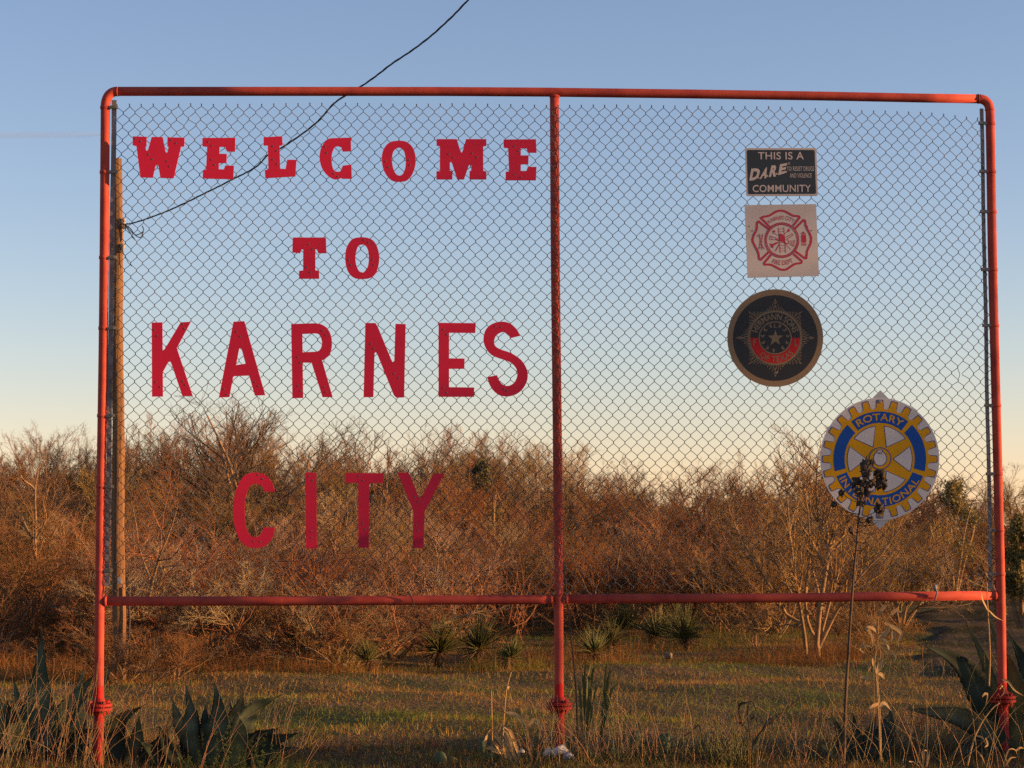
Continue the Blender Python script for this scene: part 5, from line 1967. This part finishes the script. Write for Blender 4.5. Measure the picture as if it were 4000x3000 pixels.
corn('tall dry cane with curled tan leaves standing right of the dried flower stalk', (3430, 2960), 11.8, Z5b,
     [[(1215, 1600), (1190, 1000), (1168, 680), (1150, 540), (1165, 400), (1190, 200), (1192, -60)], [(1225, 1600), (1205, 1000), (1180, 640), (1215, 430), (1188, 300), (1255, 90), (1335, -10)]],
     [[(1255, 90), (1340, 130), (1420, 180), (1440, 225), (1410, 300), (1415, 355)], [(1195, 310), (1260, 370), (1330, 410), (1375, 455), (1365, 530)], [(1185, 280), (1230, 230), (1290, 180), (1300, 130), (1262, 90)],
      [(1172, 190), (1130, 152), (1075, 150), (1120, 230), (1140, 385)], [(1140, 345), (1050, 335), (1000, 378), (1042, 425)], [(1165, 140), (1140, 60), (1105, 15)], [(1230, 260), (1290, 320), (1308, 390)],
      [(1350, 185), (1360, 240), (1338, 300)], [(1168, 640), (1200, 570), (1232, 450), (1212, 380)], [(1120, 455), (1140, 550), (1150, 600)], [(1190, 645), (1230, 655), (1262, 700)], [(1105, 555), (1085, 630)],
      [(1170, 690), (1060, 685), (1000, 680), (985, 705)], [(1330, 0), (1380, -40), (1440, -20)], [(1190, 20), (1230, -60), (1300, -110)], [(1200, 960), (1130, 1000), (1090, 1090)], [(1205, 1000), (1260, 960), (1330, 1040)]], 15)
Z4b = zmap(2250, 2550, 2.458)
corn('grey leaning dead cane right of the green spiky clump near the lower edge', (2930, 2960), 11.9, Z4b,
     [[(1690, 1080), (1720, 850), (1800, 730), (1900, 640), (2020, 540), (2180, 410)], [(1690, 1080), (1670, 800), (1650, 600), (1655, 480), (1690, 470), (1735, 560)], [(960, 1100), (1000, 850), (1100, 760), (1180, 700), (1215, 850)]],
     [[(1650, 480), (1580, 490), (1560, 560), (1600, 690)], [(1670, 640), (1720, 620), (1740, 690)], [(1050, 895), (1110, 930), (1180, 990), (1260, 1050), (1320, 1090)], [(590, 830), (640, 860), (700, 880)], [(1780, 760), (1850, 640), (1960, 590), (2090, 480)],
      [(760, 1050), (850, 1020), (950, 1015), (1030, 940)], [(560, 1090), (540, 1080), (600, 1040)], [(1650, 760), (1560, 650), (1540, 580)]], 9, 'stalk')
Zr = zmap(3500, 2300, 2.37)
corn('dry curling grass plant crossing the foot of the right post', (3860, 2990), 11.6, Zr,
     [[(660, 1640), (720, 1400), (800, 1230), (900, 1100), (960, 1060)], [(860, 900), (870, 600), (850, 200), (840, -60)]],
     [[(800, 1000), (830, 970), (850, 990), (830, 1080)], [(740, 1360), (800, 1380), (840, 1450)], [(980, 840), (1040, 860), (1100, 940), (1180, 990)], [(850, 200), (800, 100), (790, 20)], [(850, 190), (920, 260), (1000, 300)],
      [(1000, 1620), (1040, 1500), (1100, 1490), (1130, 1560)], [(1010, 1640), (1060, 1570), (1120, 1560)], [(1110, 1500), (1150, 1470), (1185, 1480)], [(250, 1650), (260, 1510), (290, 1500)], [(120, 1600), (170, 1610), (220, 1650)],
      [(280, 1660), (300, 1560), (310, 1500)], [(750, 1500), (800, 1560), (830, 1640)], [(960, 930), (990, 900), (1000, 960), (960, 1010)], [(830, 1380), (850, 1440), (820, 1470)]], 8)

# thin dark cane beside the middle post
mb = MB()
w3 = catmull([at(x, y, 12.35) for x, y in ((2203, 2195), (2212, 2320), (2226, 2450), (2240, 2580), (2252, 2720), (2258, 2960))], 24)
mb.tube(w3, np.linspace(.0045, .0068, 24), 7)
tag(mb.build('cane', M['stalk'], None, True, loc=(w3[-1][0], w3[-1][1], 0)), 'thin dark leaning cane just right of the middle post', 'cane')

# green blades of a tall grass plant right of the middle post
rng = np.random.default_rng(31)
b = at(2340, 2900, 12.6)
t = thing('green_grass_clump', (b[0], b[1], 0), 'clump of dark green upright grass right of the middle post', 'plant')
mb = MB()
for k, (x0, y0, x1, y1, x2, y2) in enumerate([(80, 560, 85, 300, 90, 60), (95, 540, 120, 280, 150, 90), (110, 560, 150, 250, 195, 110), (90, 560, 75, 330, 60, 190), (240, 560, 280, 280, 300, 60), (235, 560, 300, 330, 330, 130), (245, 560, 330, 400, 400, 270), (250, 560, 300, 300, 350, 150), (230, 560, 270, 380, 260, 250), (100, 560, 130, 380, 180, 260), (60, 560, 40, 400, 20, 300), (120, 560, 170, 400, 210, 330)]):
    pts = [at(*Z4b(x, y), 12.6 + q) for (x, y), q in zip(((x0 + rng.uniform(-8, 8), y0 + 260), (x1, y1), (x2, y2)), (0, .03, rng.uniform(-.05, .1)))]
    V, Fs = ribbon(pts, 13 * 12.6 / F, rng.uniform(-.4, .4), 12, k)
    mb.add(V, Fs)
mb.build('blades', M['yucca'], t)

# spiky green clump near the lower edge
b = at(2830, 3010, 11.7)
t = thing('spiky_plant', (b[0], b[1], 0), 'dark green spiky clump at the lower edge between the middle post and the flower stalk', 'plant')
rng = np.random.default_rng(33)
n = 150
az = rng.uniform(0, 6.28, n)
el = np.radians(np.clip(rng.normal(64, 16, n), 15, 89))
d_ = np.stack([np.cos(az) * np.cos(el), np.sin(az) * np.cos(el), np.sin(el)], -1)
p0 = np.stack([b[0] + rng.normal(0, .09, n), b[1] + rng.normal(0, .06, n), np.full(n, -.12)], -1)
P, R = grow(p0, d_, rng.uniform(.22, .40, n), np.full(n, .0052), np.full(n, .001), 4, .04, -.02, rng)
new_mesh_obj('leaf_rosette', *tubes_np(P, R, 4), M['yucca'], t)

# rosemary sprigs in front of the spear-leaved agave
b = at(900, 3010, 11.6)
t = thing('rosemary_bush', (b[0], b[1], 0), 'feathery green rosemary-like bush at the lower edge before the spear-leaved agave', 'bush')
rng = np.random.default_rng(35)
tips = [(840, 2842), (872, 2876), (889, 2842), (930, 2915), (952, 2930), (985, 2900), (1010, 2885), (1040, 2870), (1000, 2930), (905, 2930), (850, 2900), (775, 2940), (740, 2960), (700, 2955), (1060, 2915), (1090, 2950), (820, 2960), (960, 2950), (1030, 2940), (880, 2950), (720, 2980), (800, 2980), (1120, 2975), (650, 2985)]
for k, (x, y) in enumerate(tips):
    tp = at(x, y, 11.6 + rng.uniform(-.15, .2))
    bs = np.array([tp[0] + rng.normal(0, .03), tp[1] + rng.normal(0, .02), -.08])
    cpts = catmull([bs, (bs + tp) / 2 + rng.normal(0, .006, 3), tp], 10)
    n = 150
    f = rng.random(n)
    pp = np.array([cpts[min(9, int(q * 9.99))] for q in f]) + rng.normal(0, .004, (n, 3))
    az = rng.uniform(0, 6.28, n)
    dd = np.stack([np.cos(az), np.sin(az), np.full(n, .9)], -1)
    dd = norm(dd)
    sd = norm(np.cross(dd, rng.normal(0, 1, (n, 3))))
    L = (.022 * (1 - .5 * f))[:, None]
    V = np.stack([pp - sd * .0016, pp + sd * .0016, pp + dd * L + sd * .0008, pp + dd * L - sd * .0008], 1).reshape(-1, 3)
    tn = np.repeat(rng.uniform(.5, 1.25, n), 4)[:, None] * np.ones((1, 3))
    new_mesh_obj('sprig', V, np.arange(n * 4).reshape(n, 4), M['rosemary'], t, colors=tn)


def cactus_pad(parent, px, py, wpx, hpx, Yd, m, tilt=0.0):
    c = at(px, py, Yd)
    V, Fs = [], []
    nu, nv = 18, 8
    a_, b_ = wpx * .5 * Yd / F, hpx * .5 * Yd / F
    for i_ in range(nv + 1):
        for j_ in range(nu):
            th, ph = math.pi * i_ / nv, 2 * math.pi * j_ / nu
            x = math.sin(th) * math.cos(ph)
            z = math.sin(th) * math.sin(ph)
            y = math.cos(th)
            x *= (1 + .22 * z)
            q = np.array([x * a_, -y * .014, z * b_])
            q = np.array([q[0] * math.cos(tilt) - q[2] * math.sin(tilt), q[1], q[0] * math.sin(tilt) + q[2] * math.cos(tilt)])
            V.append(c + q)
    for i_ in range(nv):
        for j_ in range(nu):
            a, b2 = i_ * nu + j_, i_ * nu + (j_ + 1) % nu
            Fs.append([a, a + nu, b2 + nu, b2])
    return new_mesh_obj('pad', V, Fs, M[m], parent, True)


for lab, pads in (('prickly pear with one tall dark pad left of the dead corn-like plant', [(1722, 2975, 48, 80, 'cactus', .15), (1770, 2985, 36, 55, 'cactus_y', -.2), (1700, 3030, 50, 60, 'cactus', 0)]),
                  ('prickly pear partly hidden behind the dead corn-like plant', [(1884, 2915, 26, 70, 'cactus', .1), (1905, 2975, 34, 60, 'cactus', -.1), (1830, 2985, 46, 50, 'cactus', .3)]),
                  ('prickly pear with pale green pads in dry grass right of the middle post', [(2598, 2905, 58, 80, 'cactus', .1), (2402, 2945, 40, 36, 'cactus_y', .5), (2480, 2890, 40, 70, 'cactus', -.2), (2620, 2985, 60, 60, 'cactus', 0), (2300, 2960, 26, 60, 'cactus', 0)])):
    b = at(pads[0][0], 3000, 11.9)
    t = thing('prickly_pear', (b[0], b[1], 0), lab, 'cactus', 'prickly pears at the foot of the sign')
    for k, (x, y, w_, h_, m, tl) in enumerate(pads):
        cactus_pad(t, x, y, w_, h_, 11.95 + .05 * k, m, tl)

for k, (x, y, r, lab) in enumerate(((2142, 2942, 26, 'white painted stone left of the foot of the middle post'), (2190, 2930, 30, 'white painted stone in front of the foot of the middle post'), (2222, 2955, 24, 'white painted stone right of the foot of the middle post'), (2150, 2996, 32, 'largest white painted stone at the lower picture edge under the middle post'), (2040, 2934, 11, 'small white stone in grass left of the middle post'))):
    rock('painted_stone', x, y, r, 11.85 - .02 * k, M['stone_white'], lab, 'stone', 20 + k, .75, group='white painted stones at the middle post')

# tall dry grass in the bed around the sign
rng = np.random.default_rng(41)
n = 4600
pxs = rng.uniform(-150, 4150, n)
Yd = np.where(rng.random(n) < .3, rng.uniform(11.2, 12.1, n), rng.uniform(12.1, 13.2, n))
xx = (pxs - 2000) / F * Yd
dens = np.interp(pxs, [-150, 0, 300, 450, 700, 1000, 1200, 1600, 1900, 2100, 2300, 2700, 3000, 3300, 3600, 3800, 4150], [.6, .6, .6, .8, .85, .6, .3, .2, .3, .8, 1, .9, .9, 1, 1, .9, 1])
hm = np.interp(pxs, [-150, 150, 450, 700, 1000, 1200, 1600, 1900, 2200, 2400, 2700, 3000, 3300, 3500, 3800, 4150], [.40, .42, .36, .38, .26, .14, .12, .18, .34, .34, .28, .32, .34, .40, .40, .42])
cl = value_noise(xx, Yd, 4.0, 12)
keep = rng.random(n) < dens * (0.25 + 1.3 * cl) * np.where((Yd < 12.4) & ((pxs < 1200) | (pxs > 3300)), .3, 1.0)
xx, Yd, hm, cl = xx[keep], Yd[keep], hm[keep], cl[keep]
n = len(xx)
h = hm * rng.uniform(.3, 1.1, n) * (0.5 + .7 * cl) * np.where(Yd < 12.1, .7, 1.0)
tones = np.stack([rng.uniform(.14, .30, n), rng.uniform(.085, .18, n), rng.uniform(.04, .08, n)], -1) * rng.uniform(.55, 1.15, n)[:, None]
V, Fq, tn = blades(n, np.stack([xx, Yd], -1), h, rng.uniform(.0022, .0048, n), .62, rng, 5, tones, zoff=-.03, droop=.6)
tag(new_mesh_obj('tall_dry_grass', V, Fq, M['grass'], colors=tn), 'tall dry tangled grass in the bed round the foot of the sign', 'grass', kind='stuff')

# long single straws leaning over the rest
rng = np.random.default_rng(44)
pc = np.concatenate([rng.uniform(-80, 420, 170), rng.uniform(420, 1200, 170), rng.uniform(2050, 2650, 230), rng.uniform(2650, 3300, 150), rng.uniform(3330, 4050, 280)])
n = len(pc)
Yd = np.where((pc > 3300) | ((pc > 420) & (pc < 1200)), np.where(rng.random(n) < .25, rng.uniform(11.4, 12.2, n), rng.uniform(12.4, 13.0, n)), rng.uniform(11.5, 12.6, n))
xx = (pc - 2000) / F * Yd
hh = np.where(pc < 420, rng.uniform(.28, .62, n), np.where(pc > 3300, rng.uniform(.25, .6, n), rng.uniform(.2, .45, n)))
az = np.where(pc < 1200, rng.normal(.2, 1.3, n), rng.uniform(0, 6.28, n))
tl = np.abs(rng.normal(.38, .25, n))
d0 = np.stack([np.cos(az) * np.sin(tl), np.sin(az) * np.sin(tl), np.cos(tl)], -1)
P, R = grow(np.stack([xx, Yd, np.full(n, -.04)], -1), d0, hh * 1.15, np.full(n, .0019), np.full(n, .0008), 6, .11, -.08, rng)
V, Fq = tubes_np(P, R, 3)
tones = np.repeat(np.stack([rng.uniform(.26, .42, n), rng.uniform(.17, .27, n), rng.uniform(.085, .13, n)], -1), 7 * 3, axis=0)
tag(new_mesh_obj('long_straws', V, Fq, M['grass'], colors=tones), 'long single dry straws leaning among the plants at the foot of the sign', 'grass', kind='stuff')

# low green and brown weeds of the bed
rng = np.random.default_rng(42)
n = 16000
pxs = rng.uniform(-150, 4150, n)
Yd = rng.uniform(10.6, 12.9, n)
xx = (pxs - 2000) / F * Yd
cl = value_noise(xx, Yd, 3.0, 14)
h = rng.uniform(.03, .12, n) * (0.3 + 1.0 * cl)
grn = value_noise(xx, Yd, 1.6, 15) > .55
tones = np.where(grn[:, None], np.stack([rng.uniform(.03, .06, n), rng.uniform(.042, .075, n), rng.uniform(.012, .02, n)], -1), np.stack([rng.uniform(.045, .12, n), rng.uniform(.034, .078, n), rng.uniform(.017, .038, n)], -1))
V, Fq, tn = blades(n, np.stack([xx, Yd], -1), h, rng.uniform(.003, .007, n), .8, rng, 3, tones, zoff=-.01)
tag(new_mesh_obj('bed_weeds', V, Fq, M['grass'], colors=tn), 'low mixed weeds in the bed under the sign', 'weeds', kind='stuff')

# ------------------------------------------------------------------ unseen brush and hedge added at the right to shade track and bed
rng = np.random.default_rng(51)
parts = []


def far_brush(x, y, s, v, sz=None):
    cv, cf = GEO_LOW[v][1]
    a = rng.uniform(0, 6.28)
    Rm = np.array([[math.cos(a), -math.sin(a), 0], [math.sin(a), math.cos(a), 0], [0, 0, 1]])
    parts.append(((cv @ Rm.T) * np.array([s, s, (sz or s)]) / 1.0 + np.array([x, y, 0]), cf))


PERP = np.array([-math.cos(SUN_AZ), math.sin(SUN_AZ)])          # horizontal, across the sun's direction
ALONG = np.array([math.sin(SUN_AZ), math.cos(SUN_AZ)])
for rep in range(2):  # low rows placed to shade the bed, gap left for sunlight
    for pp in np.arange(10.7, 13.4, .24):
        if 11.15 < pp < 12.22:
            continue
        q = PERP * (pp + rng.uniform(-.06, .06)) + ALONG * (11.5 + 1.2 * rep + rng.uniform(-.4, .4))
        far_brush(q[0], q[1], rng.uniform(.32, .42), rng.integers(0, 7), rng.uniform(.66, .80))
for pp in np.arange(14.0, 27, .9):
    q = PERP * (pp + rng.uniform(-.3, .3)) + ALONG * (8.2 + rng.uniform(-.8, .8) + .16 * (pp - 14))
    far_brush(q[0], q[1], rng.uniform(.5, .8), rng.integers(0, 7), rng.uniform(.20, .33))
for pp in np.arange(27, 46, 1.5):
    q = PERP * pp + ALONG * (17 + rng.uniform(-1, 1))
    far_brush(q[0], q[1], rng.uniform(.8, 1.1), rng.integers(0, 7), rng.uniform(.6, .8))
blobs = []  # added hedge, shaped to darken the agave at the right post
for q in range(46):
    pp = rng.uniform(12.25, 13.6)
    c_ = PERP * pp + ALONG * rng.uniform(11.0, 12.6)
    blobs.append(((c_[0], c_[1], rng.uniform(.1, 1.85)), (rng.uniform(.2, .4), rng.uniform(.2, .4), rng.uniform(.15, .3))))
Vh, Fh, tnh = leaf_cloud(59, 14000, blobs, .07)
tag(new_mesh_obj('added_shade_hedge', Vh, Fh, M['ever'], colors=tnh), 'unseen evergreen hedge added beyond the right picture edge to shade the right agave', 'hedge', kind='stuff')
tag(new_mesh_obj('roadside_brush', *join_np(parts), M['twig']), 'unseen bare brush added along the far side of the dirt track for its shade', 'brush', kind='stuff')
del parts

# slender tree added out of view on the right to dim the middle post
shade_tree_pos = PERP * 12.13 + ALONG * 21.0
rng = np.random.default_rng(58)
blobs = []
for q in range(40):
    f = rng.random()
    off = PERP * rng.uniform(-.13, .13) + ALONG * rng.uniform(-.5, .5)
    blobs.append(((shade_tree_pos[0] + off[0], shade_tree_pos[1] + off[1], 3.6 + 4.0 * f), (rng.uniform(.08, .16), rng.uniform(.16, .3), rng.uniform(.2, .4))))
Vo, Fo, tno = leaf_cloud(58, 1500, blobs, .07)
shade_tree = thing('evergreen_tree', (shade_tree_pos[0], shade_tree_pos[1], 0), 'unseen slender evergreen tree added far off to the right to dim the middle post', 'tree')
Pq, Rq = grow(np.array([[shade_tree_pos[0], shade_tree_pos[1], -.1]] * 3), np.array([[0, 0, 1.], [.08, .03, 1], [-.07, .05, 1]]), np.array([7.4, 6.8, 6.0]), np.full(3, .07), np.full(3, .02), 8, .05, .06, rng)
new_mesh_obj('trunk', *tubes_np(Pq, Rq, 8), M['bark'], shade_tree, smooth=True)
new_mesh_obj('crown', Vo, Fo, M['ever'], shade_tree, colors=tno)

# ------------------------------------------------------------------ vapour trail
m = bpy.data.materials.new('vapour_trail')
m.use_nodes = True
t_ = m.node_tree
t_.nodes.remove(t_.nodes['Principled BSDF'])
df = t_.nodes.new('ShaderNodeBsdfDiffuse')
df.inputs[0].default_value = (.9, .9, .9, 1)
tr = t_.nodes.new('ShaderNodeBsdfTransparent')
lw = t_.nodes.new('ShaderNodeLayerWeight')
lw.inputs[0].default_value = .5
mr = t_.nodes.new('ShaderNodeMapRange')
mr.inputs[1].default_value = 0
mr.inputs[2].default_value = 1
mr.inputs[3].default_value = .24
mr.inputs[4].default_value = 0.0
t_.links.new(lw.outputs['Facing'], mr.inputs[0])
nz = t_.nodes.new('ShaderNodeTexNoise')
nz.inputs['Scale'].default_value = .06
nz.inputs['Detail'].default_value = 5
tc = t_.nodes.new('ShaderNodeTexCoord')
t_.links.new(tc.outputs['Object'], nz.inputs['Vector'])
ml = t_.nodes.new('ShaderNodeMath')
ml.operation = 'MULTIPLY'
t_.links.new(mr.outputs[0], ml.inputs[0])
t_.links.new(nz.outputs[0], ml.inputs[1])
ms = t_.nodes.new('ShaderNodeMixShader')
t_.links.new(ml.outputs[0], ms.inputs[0])
t_.links.new(tr.outputs[0], ms.inputs[1])
t_.links.new(df.outputs[0], ms.inputs[2])
t_.links.new(ms.outputs[0], t_.nodes['Material Output'].inputs[0])
mb = MB()
tp = [at(x, y, 3000) for x, y in ((-900, 534), (-300, 531), (0, 529), (150, 528), (300, 526), (420, 525))]
mb.tube(catmull(tp, 24), np.interp(np.linspace(0, 1, 24), [0, .8, 1], [5.5, 4.6, 1.5]), 20)
tag(mb.build('vapour_trail', m, None, True, loc=tuple(tp[2])), 'faint white vapour trail in the sky at the left edge', 'contrail')

bpy.context.view_layer.update()
